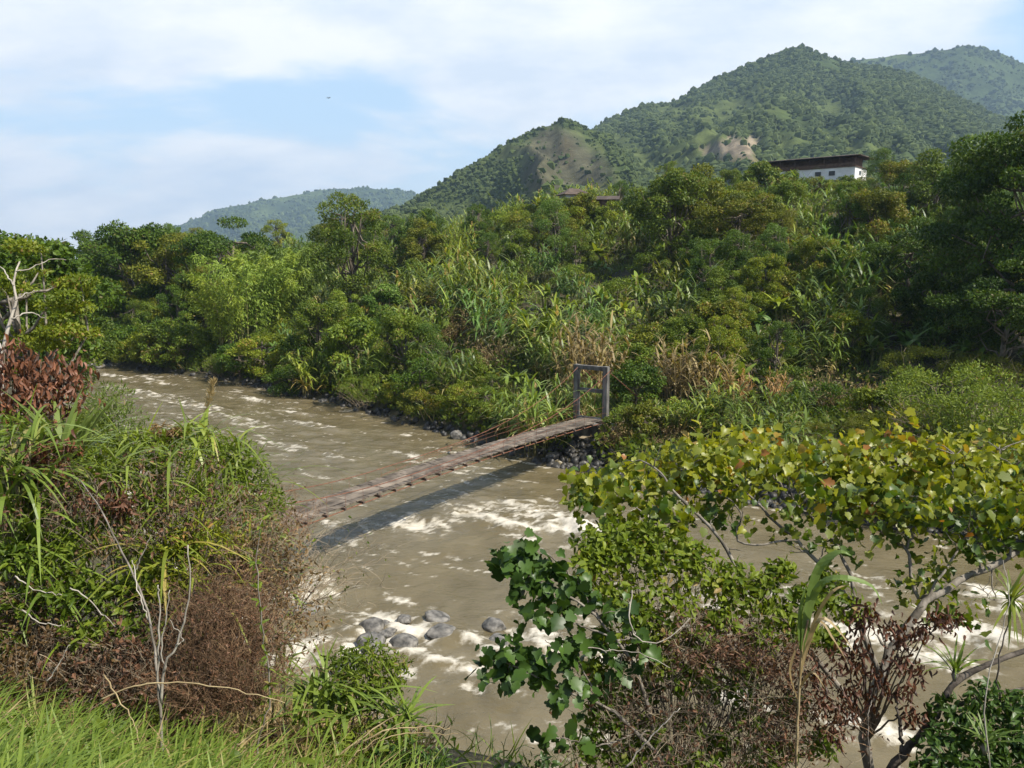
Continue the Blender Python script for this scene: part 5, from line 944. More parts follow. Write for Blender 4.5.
for k_, (pts_, lb) in enumerate([([(15, 576, 6.2), (35, 590, 6.2), (62, 595, 6.2)], 'upper pale curved twig over the dark hollow'), ([(70, 588, 6.1), (88, 598, 6.1), (100, 612, 6.1), (116, 627, 6.1)], 'pale twig bending down to the right over the dark hollow'), ([(22, 610, 6.1), (40, 622, 6.1), (62, 625, 6.1)], 'lower pale curved twig over the dark hollow'), ([(48, 682, 5.7), (58, 665, 5.7), (70, 645, 5.7)], 'short tan stick standing slantwise in front of the dark bush')]):
    o_ = base_thing('dead_stick', pts_[0][0], pts_[0][2], lb, 'dead branch', 'loose pale twigs'); m = MB(); stick(m, o_, pts_, .006, .003, 14); m.build('stem', M_PALEB, o_)
# cane and fern like plants by the water at the bottom
o_ = base_thing('cane_plant', 330, 6.6, 'green cane plant with sword leaves at the bottom by the river', 'cane'); lv = MB(); lc = np.array(o_.location); st = MB()
for a, b, d, n, L_, up in [(325, 715, 6.6, 26, .62, (1.2, 4)), (312, 700, 6.7, 16, .55, (1.5, 4)), (345, 720, 6.5, 18, .6, (.6, 2)), (300, 725, 6.5, 12, .5, (.8, 2.5)), (340, 700, 6.6, 12, .55, (.3, 1.0)), (395, 728, 6.4, 20, .5, (.8, 2.6)), (405, 722, 6.4, 12, .46, (.6, 2.0))]:
    c = at_y(a, b, d) - lc; blades(lv, c, n, L_, .034, up, .04, (.2, .9), (0, 1, 2), lean=(.45, 0) if a > 390 else (0, 0)); V, F = tube(bez([0, 0, -.1], c, -.02, 6), np.linspace(.014, .010, 6), 6); st.add(V, F, smooth=True)
st.build('stalk', M_STALK, o_); f_ = lv.build('foliage', M_CANE, o_); f_.color = (1.1, 1.15, 1.0, 1)
leafy('green_shrub', 'bright green fern leaved bush between cane leaves at the bottom', 'shrub', 365, 6.8, [(345, 665, 6.9, .2, 260), (370, 660, 6.9, .22, 280), (392, 672, 6.9, .2, 260), (355, 690, 6.7, .22, 280), (385, 695, 6.7, .2, 240), (330, 745, 6.2, .24, 240), (370, 735, 6.4, .22, 240), (400, 745, 6.2, .2, 200), (345, 770, 6.0, .25, 200)], LANCE, .072, .26, M_BRIGHT, M_GREYB, up=.6)
leafy('weedy_bush', 'dark leafy weeds in the bottom corner right of the cane', 'weed', 405, 5.9, [(385, 765, 5.9, .18, 120), (415, 758, 6.0, .17, 120), (440, 768, 5.9, .14, 80)], LANCE, .08, .26, M_DARKL, M_GREYB, tint=(1.5, 1.5, 1.2))
for pts_, lb in [([(320, 775, 5.3), (352, 745, 5.4), (385, 722, 5.5), (402, 714, 5.5)], 'straw coloured dry stem slanting up over the bottom cane'), ([(352, 748, 5.5), (385, 730, 5.5), (420, 727, 5.6), (450, 728, 5.6)], 'straw coloured dry stem pointing right over the river'), ([(232, 748, 5.0), (250, 735, 5.0), (268, 722, 5.0)], 'pale split straw at the foot of the red brown bush')]:
    o_ = base_thing('dry_straw', pts_[0][0], pts_[0][2], lb, 'dead branch'); m = MB(); stick(m, o_, pts_, .008, .003, 14); stick(m, o_, [(a + 8, b + 6, d) for a, b, d in pts_], .005, .002, 14); m.build('stem', M_DRYST, o_)
o_ = base_thing('weed_stalk', 258, 5.6, 'tall thin dark weed stalk rising from the grass before the rapids', 'weed'); m = MB(); lv = MB(); P = stick(m, o_, [(256, 775, 5.6), (260, 735, 5.6), (270, 700, 5.6), (266, 650, 5.6), (260, 610, 5.6), (257, 560, 5.6), (262, 520, 5.6)], .008, .003, 24)
pk = P[rng.integers(6, 24, 70)]; put_leaves(lv, LANCE, pk, rdir(70, .2), rdir(70, 1), .07, .022, 0, rng.random(70)); m.build('stem', M_GREYB, o_); lv.build('foliage', M_BRIGHT, o_)
o_ = base_thing('cane_plant', 283, 7.4, 'thin upright canes with leaf tufts right of the dead bush', 'cane'); m = MB(); lv = MB(); lc = np.array(o_.location)
for pts_ in [[(272, 720, 7.2), (276, 660, 7.3), (280, 610, 7.4), (288, 580, 7.5)], [(285, 720, 7.2), (284, 680, 7.3), (277, 640, 7.4)], [(262, 640, 7.4), (266, 600, 7.4), (268, 560, 7.5)]]:
    P = stick(m, o_, pts_, .010, .006, 14)
    for k_ in (6, 9, 11, 13): blades(lv, P[k_], 11, .34, .026, (.2, 2.0), .015, (.3, .9), (0, 1, 2))
m.build('stalk', M_STALK, o_); lv.build('foliage', M_CANE, o_)
o_ = base_thing('plume_grass', 200, 8.8, 'tall feathery seed plume standing against the river', 'grass'); m = MB(); lv = MB(); P = stick(m, o_, [(196, 470, 8.8), (200, 440, 8.8), (205, 415, 8.8), (211, 395, 8.8), (214, 383, 8.8)], .006, .002, 16); m.build('stem', M_DRYST, o_); n = 260; t_ = rng.integers(8, 16, n); put_leaves(lv, DIA, P[t_] + rng.normal(0, .012, (n, 3)), rdir(n, 1.3), rdir(n), .07, .008, 0, .6 + .4 * rng.random(n)); lv.build('seed_plume', M_DRYC, o_)
o_ = base_thing('seed_spike', 157, 8.2, 'thick brown dried seed spikes above the thicket', 'plant'); m = MB(); lv = MB()
for pts_ in [[(160, 490, 8.2), (158, 455, 8.2), (157, 425, 8.2)], [(163, 490, 8.2), (164, 455, 8.2), (170, 430, 8.2), (178, 432, 8.2)]]:
    P = stick(m, o_, pts_, .010, .006, 12); n = 240; t_ = rng.integers(2, 12, n); put_leaves(lv, DIA, P[t_] + rng.normal(0, .022, (n, 3)), rdir(n, -.8), rdir(n), .10, .018, 0, rng.random(n))
m.build('stem', M_DRYST, o_); f_ = lv.build('dry_foliage', M_DRYC, o_); f_.color = (.8, .7, .6, 1)
# long drooping reed leaves through the thicket
for lb, px, D, cl, tint in [('drooping reed with long pale leaves at the left edge', 12, 7.0, [(5, 470, 7.0), (18, 480, 7), (0, 510, 6.9), (30, 440, 7.1)], (1, 1.05, .95)), ('reed clump with arching leaves amid the thicket', 125, 7.3, [(120, 470, 7.3), (150, 490, 7.2), (95, 480, 7.2), (170, 460, 7.4)], (1.1, 1.1, .9)), ('reed clump arching at the right end of the thicket', 235, 8.2, [(215, 520, 8.0), (240, 500, 8.3), (255, 545, 8.0), (228, 470, 8.6)], (1.1, 1.05, .95)), ('tall pale reed clump rising from the middle of the thicket', 145, 8.0, [(128, 462, 8.0), (140, 450, 8.0), (160, 445, 8.1), (182, 440, 8.2), (205, 440, 8.5), (235, 452, 8.8)], (1.3, 1.25, 1.0)), ('broad bladed cane clump standing tall at the left edge', 20, 6.9, [(8, 520, 6.9), (30, 535, 6.9), (45, 500, 7.0), (15, 480, 7.0), (2, 560, 6.8)], (1.05, 1.12, 1.0)), ('green reed clump in the shaded hollow at the left edge', 25, 6.7, [(15, 570, 6.7), (40, 580, 6.7), (60, 600, 6.6), (5, 610, 6.6)], (.95, 1.05, .9)), ('reed clump with yellow blades between the shrubs and the brown bush', 180, 6.8, [(170, 560, 6.8), (195, 570, 6.8), (150, 575, 6.7), (215, 600, 6.8)], (1.3, 1.15, .8)), ('blue green reed leaves below the right end of the thicket', 225, 7.4, [(222, 560, 7.4), (235, 550, 7.4), (212, 575, 7.3)], (1.0, 1.1, 1.5))]:
    o_ = base_thing('reed_clump', px, D, lb, 'reed', 'reed clumps in the left thicket'); lv = MB(); st = MB(); lc = np.array(o_.location)
    big_ = 1.5 if 'broad bladed' in lb else 1.0
    for q in cl: c = at_y(*q) - lc; blades(lv, c, 13, .55 * big_, .030 * big_, (.3, 2.2 * big_), .05, (.3, .97), (1, 2, 3)); V, F = tube(bez([0, 0, -.1], c, 0, 6, .01), np.linspace(.012, .007, 6), 5); st.add(V, F, smooth=True)
    st.build('stalk', M_STALK, o_); f_ = lv.build('foliage', M_CANE, o_); f_.color = (*tint, 1)
# bright grass in the bottom left corner
n = 24000; gx_ = rng.uniform(-5.2, 1.2, n); gy_ = rng.uniform(2.4, 6.6, n); pxg = proj(np.c_[gx_, gy_, terrain(gx_, gy_) + .25]); ok = (pxg[:, 0] < 430) & (pxg[:, 0] > -80) & (rng.random(n) < np.interp(pxg[:, 0], [0, 150, 250, 330, 430], [1, .95, .7, .6, .4])) & (gy_ < np.interp(pxg[:, 0], [0, 120, 200, 430], [6.0, 5.8, 5.6, 5.8])) & (vnoise(gx_ * 2, gy_ * 2, 4) > .16)
gx_ = gx_[ok]; gy_ = gy_[ok]; n = len(gx_); a = rng.normal(.4, 1.1, n); up = 1.2 + 2.2 * rng.random(n); ax = np.stack([np.cos(a), np.sin(a), up], 1); no = np.stack([-np.cos(a) * up, -np.sin(a) * up, np.ones(n)], 1); m = MB(); pk = rng.integers(0, 3, n); pos = np.c_[gx_, gy_, terrain(gx_, gy_) - .03]
for d in range(3):
    k = pk == d; put_leaves(m, T_blade(6, (.15, .45, .9)[d], .8), pos[k], ax[k], no[k], .60 * (.45 + .75 * rng.random(k.sum())), .018 * (.7 + .6 * rng.random(k.sum())), 0, rng.random(k.sum()))
go = m.build('grass', M_GRASS); go.color = (1.15, 1.18, .9, 1); tag(go, 'bright green long grass in the bottom left corner', 'grass', kind='stuff')
# undergrowth that clothes the near slope
nL = 9000; lx = rng.uniform(-6.5, -1.0, nL); ly = rng.uniform(4.8, 9.5, nL); m = MB(); lz = terrain(lx, ly); put_leaves(m, BL[2], np.c_[lx, ly, lz], rdir(nL, .9), rdir(nL, .3), .45 * (.4 + rng.random(nL)), .014, 0, rng.random(nL)); put_leaves(m, LANCE2, np.c_[lx, ly, lz + .03 + .1 * rng.random(nL)], rdir(nL), rdir(nL, 1), .08, .03, 1, rng.random(nL))
tag(m.build('leaf_litter', [M_DRYC, M_DEAD]), 'dry straw and fallen leaves under the left dead bushes', 'leaf litter', kind='stuff')
nU = 30000; ux = rng.uniform(-34, 16, nU); uy = rng.uniform(4.5, 60, nU) ; d_ = -sdist(np.c_[ux, uy], NEAR); pr_ = proj(np.c_[ux, uy, terrain(ux, uy)]); ok = (d_ > .6) & (pr_[:, 0] > -80) & (pr_[:, 0] < 1100) & (pr_[:, 1] < 860) & ((pr_[:, 0] < 400) | (uy > 9)); ux, uy = ux[ok], uy[ok]; n = len(ux); uz = terrain(ux, uy); m = MB(); k = vnoise(ux / 1.5, uy / 1.5, 3) > .45
put_leaves(m, LANCE, np.c_[ux, uy, uz + .02 + .5 * rng.random(n)][k], rdir(k.sum(), .2), rdir(k.sum(), 1), .16 * (.5 + rng.random(k.sum())), .06, 0, rng.random(k.sum()) * .9)
put_leaves(m, BL[1], np.c_[ux, uy, uz][~k], rdir((~k).sum(), 1.3), rdir((~k).sum(), .2), .6 * (.4 + rng.random((~k).sum())), .022, 1, rng.random((~k).sum()))
tag(m.build('undergrowth', [M_BRIGHT, M_CANE]), 'low weeds and grass clothing the steep near bank', 'undergrowth', kind='stuff')

leafy('green_shrub', 'yellowish shrub over the brown bush at the middle of the left bank', 'shrub', 200, 6.9, [(175, 545, 6.9, .22, 260), (205, 540, 7.0, .24, 260), (235, 548, 7.2, .2, 220), (190, 575, 6.7, .18, 160), (160, 590, 6.6, .18, 150)], LANCE, .055, .3, M_BRIGHT, M_GREYB, tint=(1.45, 1.2, .9), sedge=10)
leafy('weedy_bush', 'green weeds climbing the dark hollow at the left edge', 'weed', 30, 6.5, [(15, 560, 6.6, .22, 160), (45, 570, 6.6, .22, 160), (25, 600, 6.5, .2, 120), (65, 600, 6.5, .2, 120), (5, 640, 6.3, .16, 70), (75, 635, 6.3, .16, 70)], LANCE, .08, .3, M_BRIGHT, M_GREYB, tint=(.95, 1, .9), sedge=6)
drooping_dead('withered_plant', 'tan dry leaf sprays scattered over the middle of the thicket', 150, 7.0, [(150, 480, 7.1), (175, 500, 7.0), (140, 520, 6.9), (205, 470, 7.8), (195, 520, 7.0), (110, 545, 6.7)], .09, M_DRYC, .22, 14, .16, (.75, .68, .6))
drooping_dead('withered_plant', 'tan dry leaf sprays near the right end of the thicket', 240, 8.0, [(240, 500, 8.0), (255, 520, 7.9), (225, 490, 8.1), (262, 548, 7.7)], .09, M_DRYC, .22, 14, .14, (.8, .72, .62))
tangle('dead_bush', 'grey brown dead twigs poking out of the middle of the thicket', 150, 6.9, [(120, 560, 6.8), (150, 550, 6.9), (180, 540, 7.0), (210, 530, 7.3), (165, 500, 7.3), (90, 520, 6.9)], .6, .3, M_TWIGG, M_DEAD, 16, .0042, 1.2, .04, .72, .35, 7, var=(.1, .8))
tangle('dead_bush', 'grey dead twigs at the left edge between the reed blades', 25, 6.9, [(10, 540, 6.8), (40, 530, 6.9), (20, 490, 7.1)], .6, .3, M_TWIGG, M_DEAD, 16, .0042, 1.2, .04, .72, .35, 7, var=(.1, .8))
# --- right side: the yellow leaved shrub
o_ = base_thing('yellow_leaf_shrub', 890, 7.6, 'wide shrub of big yellow green leaves on bare grey branches, right', 'shrub'); lc = np.array(o_.location); st = MB(); lv = MB(); TIPS = []
for pts_, r0, r1 in [([(872, 800, 7.4), (866, 720, 7.5), (880, 675, 7.6), (898, 640, 7.7), (921, 606, 7.8), (947, 588, 7.9), (982, 570, 8.1), (1024, 548, 8.3), (1080, 510, 8.6)], .055, .03),
        ([(935, 595, 7.9), (916, 595, 8.0), (908, 552, 8.2), (896, 543, 8.3), (871, 522, 8.5), (850, 503, 8.7), (825, 480, 8.9)], .022, .008), ([(907, 548, 8.2), (916, 527, 8.3), (929, 508, 8.4), (940, 480, 8.6)], .014, .006), ([(896, 543, 8.3), (873, 512, 8.4), (888, 488, 8.6), (900, 462, 8.8)], .012, .005),
        ([(880, 675, 7.6), (850, 600, 7.8), (816, 562, 8.0), (796, 540, 8.1), (770, 517, 8.3), (742, 489, 8.5), (715, 470, 8.8)], .028, .008), ([(862, 620, 7.7), (836, 545, 8.1), (813, 519, 8.3), (790, 496, 8.5), (770, 470, 8.8)], .022, .007), ([(796, 540, 8.1), (742, 542, 8.0), (740, 512, 8.2), (717, 491, 8.4), (690, 470, 8.6)], .013, .005),
        ([(872, 730, 7.5), (800, 640, 7.6), (745, 580, 7.8), (717, 532, 8.0), (676, 494, 8.2), (664, 474, 8.4), (640, 460, 8.6)], .03, .007), ([(760, 600, 7.7), (694, 565, 7.8), (669, 537, 7.9), (640, 510, 8.1), (610, 490, 8.3)], .016, .005), ([(694, 565, 7.8), (650, 545, 7.8), (620, 535, 7.9)], .010, .004),
        ([(982, 570, 8.1), (960, 520, 8.4), (950, 490, 8.6), (955, 455, 8.9)], .014, .005), ([(1010, 556, 8.2), (1000, 510, 8.5), (985, 480, 8.7), (1000, 450, 9)], .014, .005), ([(990, 566, 8.1), (995, 600, 8.0), (975, 580, 8.0)], .008, .003), ([(921, 606, 7.8), (960, 545, 8.1), (985, 520, 8.4), (1020, 500, 8.7)], .014, .006)]:
    P = stick(st, o_, pts_, r0, r1, 22, 7, .012); TIPS.append(P)
    for j in range(4):
        k_ = rng.integers(6, 21); e = P[k_] + rdir(1, .7)[0] * rng.uniform(.15, .45); V, F = tube(bez(P[k_], e, 0, 5, .015), np.linspace(r1 * 1.0 + .001, .002, 5), 4); st.add(V, F, smooth=True)
AT = np.concatenate(TIPS)
topl = lambda px: np.interp(px, [590, 620, 660, 700, 760, 800, 850, 880, 905, 960, 1024, 1060], [468, 452, 446, 440, 436, 440, 436, 424, 428, 440, 436, 430])
botl = lambda px: np.interp(px, [590, 620, 660, 700, 760, 800, 850, 900, 960, 1024, 1060], [500, 520, 505, 490, 486, 492, 496, 500, 515, 525, 520])
jag = lambda px: 26 * (vnoise(px / 26, px * 0 + 3.3, 8) - .45); top2 = lambda px: topl(px) + 22 * (vnoise(px / 17, px * 0 + 1.7, 9) - .45)
cen = [(px, top2(px) + (botl(px) + jag(px) - top2(px)) * f, 8.2 + 1.5 * (1 - f) + rng.normal(0, .25)) for px, f in zip(rng.uniform(588, 1060, 118), rng.random(118) ** 1.1 * .98 + .04)]
cen += [(720, 505, 8.4), (728, 520, 8.3), (788, 512, 8.3), (795, 528, 8.2), (852, 520, 8.3), (845, 508, 8.4), (905, 535, 8.2), (972, 548, 8.2), (1005, 545, 8.3), (690, 515, 8.3), (600, 505, 8.1), (612, 525, 8.0), (636, 520, 8.0), (598, 485, 8.3), (640, 540, 7.9), (655, 525, 8), (620, 545, 7.9), (670, 520, 8), (585, 490, 8.4), (660, 550, 7.8), (950, 535, 8.2), (990, 530, 8.3), (900, 510, 8.4), (940, 610, 8.0), (965, 605, 8.0), (925, 590, 8.0), (840, 545, 8.0), (935, 575, 8.1)]
for a, b, d in cen:
    c = at_y(a, b, d) - lc; k_ = np.argmin(((AT - c) ** 2).sum(1)); P = bez(AT[k_], c, .03, 6, .012); V, F = tube(P, np.linspace(.007, .0025, 6), 4); st.add(V, F, smooth=True)
    n = rng.integers(32, 46); p_ = c + rng.normal(0, .14, (n, 3)) * [1.2, 1.2, .75]; ax = rdir(n, 0); ax[:, 2] = -.5 + rng.normal(0, .45, n); no = rng.normal(0, .7, (n, 3)) + [.15, -.35, .7]
    hi = np.clip((520 - b) / 80, 0, 1); put_leaves(lv, LOBED, p_, ax, no, (s5 := .084 * (.45 + 1.05 * rng.random(n))), s5 * .95, 0, np.where(rng.random(n) < .007, .995, np.clip(rng.normal(.22 + .42 * hi, .22, n), 0, .95)), rng.uniform(.2, 3.2, n), True)  # sun on top and shade below put into the leaf colour by height
st.build('branch', M_GREYB, o_); lv.build('foliage', M_LOBE, o_)
# dark big leaved branches
o_ = base_thing('dark_leaf_shrub', 640, 7.0, 'shrub with big dark green lobed leaves hanging before the rapids', 'shrub'); lc = np.array(o_.location); st = MB(); lv = MB(); AT = []
for pts_, r0, r1 in [([(690, 800, 7.0), (640, 735, 6.8), (600, 705, 6.7), (560, 688, 6.6), (510, 665, 6.5)], .022, .006), ([(660, 780, 7.0), (640, 680, 6.9), (600, 620, 6.8), (560, 590, 6.7), (505, 570, 6.6)], .022, .006), ([(600, 620, 6.8), (575, 580, 6.8), (545, 552, 6.8)], .012, .005), ([(600, 705, 6.7), (575, 660, 6.7), (545, 640, 6.6)], .010, .004), ([(650, 730, 6.9), (600, 745, 6.6), (560, 738, 6.5)], .010, .004), ([(620, 640, 6.8), (580, 625, 6.7), (560, 620, 6.7)], .01, .004)]:
    AT.append(stick(st, o_, pts_, r0, r1, 18, 6, .008))
AT = np.concatenate(AT)
for a, b, d, n in [(502, 560, 6.6, 13), (520, 566, 6.6, 15), (540, 560, 6.7, 15), (558, 572, 6.7, 15), (575, 585, 6.8, 14), (520, 590, 6.6, 13), (545, 598, 6.6, 14), (560, 612, 6.7, 12), (590, 600, 6.8, 12), (490, 662, 6.5, 12), (508, 675, 6.5, 15), (525, 660, 6.5, 14), (540, 675, 6.6, 13), (515, 648, 6.5, 10), (555, 655, 6.6, 12), (575, 670, 6.7, 10), (590, 690, 6.7, 9), (562, 690, 6.6, 7), (575, 640, 6.7, 10), (600, 650, 6.8, 10), (545, 740, 6.5, 5), (580, 735, 6.6, 6), (620, 665, 6.8, 9), (530, 545, 6.7, 8), (620, 610, 6.8, 10), (640, 640, 6.8, 9)]:
    n = int(n * 1.7); c = at_y(a, b, d) - lc; k_ = np.argmin(((AT - c) ** 2).sum(1)); V, F = tube(bez(AT[k_], c, .02, 5, .01), np.linspace(.006, .0025, 5), 4); st.add(V, F, smooth=True)
    p_ = c + rng.normal(0, .075, (n, 3)); ax = rdir(n, 0); ax[:, 2] = -.55 + rng.normal(0, .35, n); no = rng.normal(0, .45, (n, 3)) + [0, -.45, .7]; put_leaves(lv, LOBED, p_, ax, no, (s5 := .115 * (.55 + .8 * rng.random(n))), s5 * .9, 0, rng.random(n), rng.uniform(.2, 3.2, n), True)
st.build('branch', M_GREYB, o_); f_ = lv.build('foliage', M_DARKL, o_); f_.color = (1.35, 1.4, 1.1, 1)
vp = [(600, 560, 7.4, .2), (630, 555, 7.5, .22), (660, 560, 7.5, .22), (690, 575, 7.5, .22), (610, 585, 7.3, .22), (645, 590, 7.3, .24), (720, 590, 7.5, .22), (680, 605, 7.3, .2), (745, 600, 7.5, .22), (775, 615, 7.5, .2), (800, 600, 7.6, .2), (720, 620, 7.3, .18), (640, 620, 7.2, .18), (585, 565, 7.3, .16), (765, 585, 7.6, .18), (830, 585, 7.7, .2), (850, 610, 7.7, .2), (590, 545, 7.5, .18), (615, 535, 7.6, .2), (650, 535, 7.7, .2), (680, 548, 7.7, .2), (700, 560, 7.6, .2), (735, 575, 7.6, .2), (760, 640, 7.3, .18), (700, 640, 7.2, .18), (660, 635, 7.2, .17), (800, 635, 7.4, .18), (780, 570, 7.7, .15), (610, 640, 7.1, .16), (655, 665, 7.1, .15), (700, 670, 7.1, .14), (745, 665, 7.2, .14), (595, 670, 7.1, .13), (820, 600, 7.6, .16), (620, 605, 7.2, .2), (830, 640, 7.4, .15)]
leafy('green_shrub', 'bright small leaved shrub under the yellow leaves', 'shrub', 690, 7.6, [(a, b, d, r_, 170) for a, b, d, r_ in vp], LANCE, .080, .5, M_BRIGHT, M_GREYB, .009, up=.6, dens=.85, tint=(1.1, 1.08, .9))
leafy('green_shrub', 'dark small leaved shrub filling the bottom right corner', 'shrub', 985, 6.6, [(a, b, d, .2, 170) for a, b, d in [(940, 745, 6.6), (975, 735, 6.6), (1005, 740, 6.6), (960, 768, 6.4), (1000, 770, 6.4), (1020, 710, 6.7), (985, 700, 6.8), (930, 775, 6.4), (1030, 750, 6.5), (950, 715, 6.8)]], LANCE, .085, .42, M_DARKL, M_GREYB, .009, tint=(1.5, 1.5, 1.2))
leafy('green_shrub', 'sparse dark leafed shrub inside the brown tangle', 'shrub', 700, 7.2, [(a, b, d, .18, 60) for a, b, d in [(640, 690, 7.2), (620, 720, 7.1), (660, 650, 7.2), (690, 720, 7.1), (720, 745, 7.0), (670, 760, 7.0), (750, 720, 7.1), (640, 755, 7.0), (590, 745, 7.0), (780, 750, 7), (710, 690, 7.2), (610, 690, 7.1), (680, 680, 7.1), (740, 690, 7.1), (620, 760, 6.9), (700, 765, 6.9), (790, 710, 7.1), (650, 730, 7.0), (760, 760, 6.9), (820, 745, 7.0), (600, 715, 7.1)]], LANCE, .075, .5, M_BRIGHT, M_GREYB, .008, tint=(.85, .95, .8), dens=2.2)
leafy('green_shrub', 'small dark sprig at the bottom edge beside the calm water', 'shrub', 530, 5.8, [(508, 762, 5.8, .1, 26), (528, 768, 5.8, .1, 26), (545, 764, 5.8, .09, 20)], LANCE, .075, .4, M_DARKL, M_GREYB, .006)
tangle('dead_bush', 'tangled brown dead bush in front of the right hand rapids', 720, 7.0, [(650, 790, 6.9), (690, 790, 6.9), (730, 790, 6.9), (770, 785, 7.0), (700, 740, 7.1), (740, 730, 7.1), (660, 720, 7.1), (770, 700, 7.2), (720, 680, 7.3)], 1.0, .42, M_TWIGG, M_DEAD, 22, .0050, 1.0, .042, .70, .5, 8)
tangle('dead_bush', 'greyish dry twigs left of the brown tangle', 640, 7.0, [(610, 790, 6.9), (640, 770, 6.9), (625, 720, 7.0), (660, 690, 7.1), (650, 660, 7.2)], .8, .4, M_TWIGG, M_DEAD, 22, .0055, .7, .05, .6, .55, 7)
tangle('dead_bush', 'brown brush with curled leaves below the small leaved shrub', 760, 7.1, [(720, 660, 7.1), (760, 665, 7.1), (790, 680, 7.1), (690, 650, 7.1), (810, 720, 7.0), (780, 750, 6.9)], .5, .38, M_TWIG, M_DEAD, 30, .0045, 1.9, .04, .55, .6, 7)
drooping_dead('withered_plant', 'withered sprays of dark red leaves before the right hand branches', 870, 6.9, [(858, 620, 7.0), (870, 612, 7.0), (905, 640, 6.9), (918, 630, 6.9), (935, 622, 6.9), (950, 620, 6.9), (898, 660, 6.9), (915, 668, 6.9), (905, 690, 6.8), (880, 675, 6.9), (860, 668, 6.9), (840, 655, 6.9), (850, 690, 6.9), (825, 700, 6.8), (835, 730, 6.8), (915, 715, 6.8), (860, 650, 7), (890, 625, 7.0), (870, 700, 6.9), (815, 675, 6.9), (845, 715, 6.8)], .075, M_DEAD, .34, 46, .12, (.85, .72, .72), root=(868, 740, 7.2))
# dark forked trunk in the corner
o_ = base_thing('dark_branch', 895, 6.8, 'thick dark forked branch rising to the right edge', 'dead branch'); m = MB()
for pts_, r0, r1 in [([(884, 800, 6.8), (893, 768, 6.8), (906, 748, 6.8), (925, 728, 6.85), (939, 712, 6.9), (951, 686, 6.9), (975, 669, 7.0), (1024, 651, 7.1), (1070, 640, 7.2)], .045, .022), ([(903, 752, 6.8), (899, 720, 6.85), (896, 692, 6.9)], .022, .012), ([(960, 705, 6.9), (985, 696, 7.0), (1030, 686, 7.1)], .018, .012), ([(1002, 790, 6.6), (1005, 720, 6.7), (997, 670, 6.8), (1012, 610, 6.9)], .012, .005)]:
    stick(m, o_, pts_, r0, r1, 20, 8, .01)
m.build('trunk', rough_mat('bark_dark', (0.035, 0.028, 0.022), (0.13, 0.11, 0.09), 10), o_)
def airplant(label, px, py, D, n, L_, tint, W=.022, up=(.6, 2.6)):
    p_ = at_y(px, py, D); o_ = empty('air_plant', tuple(p_)); tag(o_, label, 'plant', 'spiky tufts on the branches'); lv = MB(); blades(lv, (0, 0, 0), n, L_, W, up, .012, (.3, .9), (0, 1)); f_ = lv.build('foliage', M_CANE, o_); f_.color = (*tint, 1)
    V, F = tube(np.array([[0, 0, -.09], [0, 0, -.03], [0, 0, .04]]), [.012, .03, .012], 6); m2 = MB(); m2.add(V, F, smooth=True); m2.build('stem', M_GREYB, o_)
airplant('small spiky green tuft growing on the dark forked branch', 955, 672, 6.9, 26, .36, (1, 1.1, .9)); airplant('larger spiky tuft at the right edge above the forked branch', 1012, 600, 7.0, 34, .42, (1.2, 1.1, .8), .026, (-.8, 2.2)); airplant('spiky blue green tuft low in the bottom right corner', 985, 745, 6.4, 22, .30, (.9, 1.0, 1.3))
# cane with a torn blue green leaf and straw leaves
o_ = base_thing('cane_plant', 800, 6.6, 'single cane with blue green top leaves and straw coloured dead ones', 'cane'); st = MB(); lc = np.array(o_.location); P = stick(st, o_, [(796, 800, 6.6), (797, 740, 6.6), (799, 690, 6.6), (802, 650, 6.6), (808, 620, 6.6)], .014, .010, 16, 7, .003); st.build('stalk', M_DRYST, o_)
def ribbon(mb, pts_, wd, n=14, var=.5, tw=(0, 0, 1)):
    Q = spl(pts_, n) - lc; T = nrm(np.gradient(Q, axis=0)); s_ = nrm(np.cross(T, np.array(tw) + [0.25, -.8, .2])); w_ = wd * np.interp(np.linspace(0, 1, n), [0, .2, .6, 1], [.5, 1, .85, .05])[:, None] / 2
    V = np.concatenate([Q - s_ * w_, Q + [0, 0, -.004], Q + s_ * w_]); i = np.arange(n - 1); mb.add(V, [np.concatenate([np.stack([i, i + 1, i + n + 1, i + n], 1), np.stack([i + n, i + n + 1, i + 2 * n + 1, i + 2 * n], 1)])], 0, var)
lv = MB(); dl = MB()
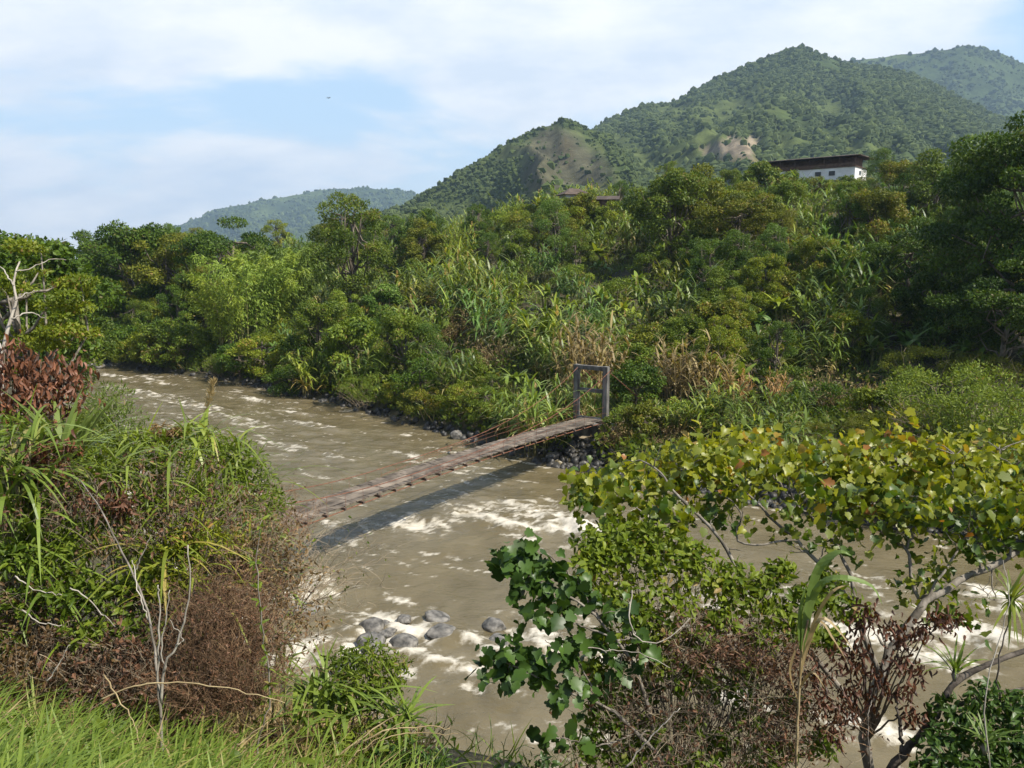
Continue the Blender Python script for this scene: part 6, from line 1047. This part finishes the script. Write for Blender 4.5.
for pts_, wd, v_ in [([(803, 655, 6.6), (808, 610, 6.6), (818, 570, 6.6), (838, 552, 6.55), (852, 556, 6.5)], .085, .55), ([(805, 640, 6.6), (812, 600, 6.6), (826, 580, 6.5), (848, 578, 6.4), (872, 586, 6.4), (882, 604, 6.35)], .07, .6), ([(802, 660, 6.6), (806, 625, 6.6), (810, 595, 6.65), (824, 560, 6.7)], .06, .4), ([(801, 650, 6.6), (800, 615, 6.6), (806, 585, 6.6)], .05, .45)]: ribbon(lv, pts_, wd, 16, v_)
for pts_, wd, v_ in [([(802, 662, 6.6), (815, 620, 6.5), (832, 592, 6.4), (850, 584, 6.4)], .035, .8), ([(800, 680, 6.6), (808, 640, 6.5), (822, 618, 6.4), (840, 632, 6.35), (856, 655, 6.3)], .035, .9), ([(802, 668, 6.6), (818, 622, 6.5), (834, 640, 6.4), (846, 660, 6.4)], .028, .7), ([(798, 700, 6.6), (790, 670, 6.5), (800, 640, 6.5)], .03, .6), ([(799, 690, 6.6), (812, 672, 6.5), (826, 690, 6.45)], .025, .6)]: ribbon(dl, pts_, wd, 14, v_)
f_ = lv.build('foliage', M_CANE, o_); f_.color = (1, 1.1, 1.4, 1); dl.build('dry_foliage', M_DRYC, o_)
# slender dead twigs across the right hand tangle
for pts_, r_, lb in [([(625, 768, 6.4), (645, 745, 6.4), (662, 725, 6.4), (680, 708, 6.4)], .008, 'pale straight stick slanting across the brown tangle'), ([(585, 648, 6.6), (612, 650, 6.6), (645, 655, 6.6), (670, 668, 6.6)], .005, 'thin pale twig running level into the brown tangle'), ([(632, 590, 6.8), (630, 620, 6.7), (640, 640, 6.7), (665, 640, 6.7), (690, 618, 6.8)], .007, 'hooked grey vine under the small leaved shrub'), ([(870, 770, 6.6), (868, 720, 6.6), (872, 700, 6.7)], .006, 'upright dark twig left of the forked branch'), ([(990, 770, 6.3), (985, 700, 6.4), (995, 650, 6.5), (1010, 600, 6.6), (1003, 560, 6.7)], .006, 'tall thin vine stem at the right edge')]:
    o_ = base_thing('dead_stick', pts_[0][0], pts_[0][2], lb, 'dead branch'); m = MB(); stick(m, o_, pts_, r_, r_ * .5, 16); m.build('stem', M_PALEB if r_ > .004 and 'dark' not in lb else M_GREYB, o_)
# the source plants were only patterns for the copies
for pl in PROTO.values():
    for r_ in pl:
        for c in list(r_.children): bpy.data.objects.remove(c)
        bpy.data.objects.remove(r_)
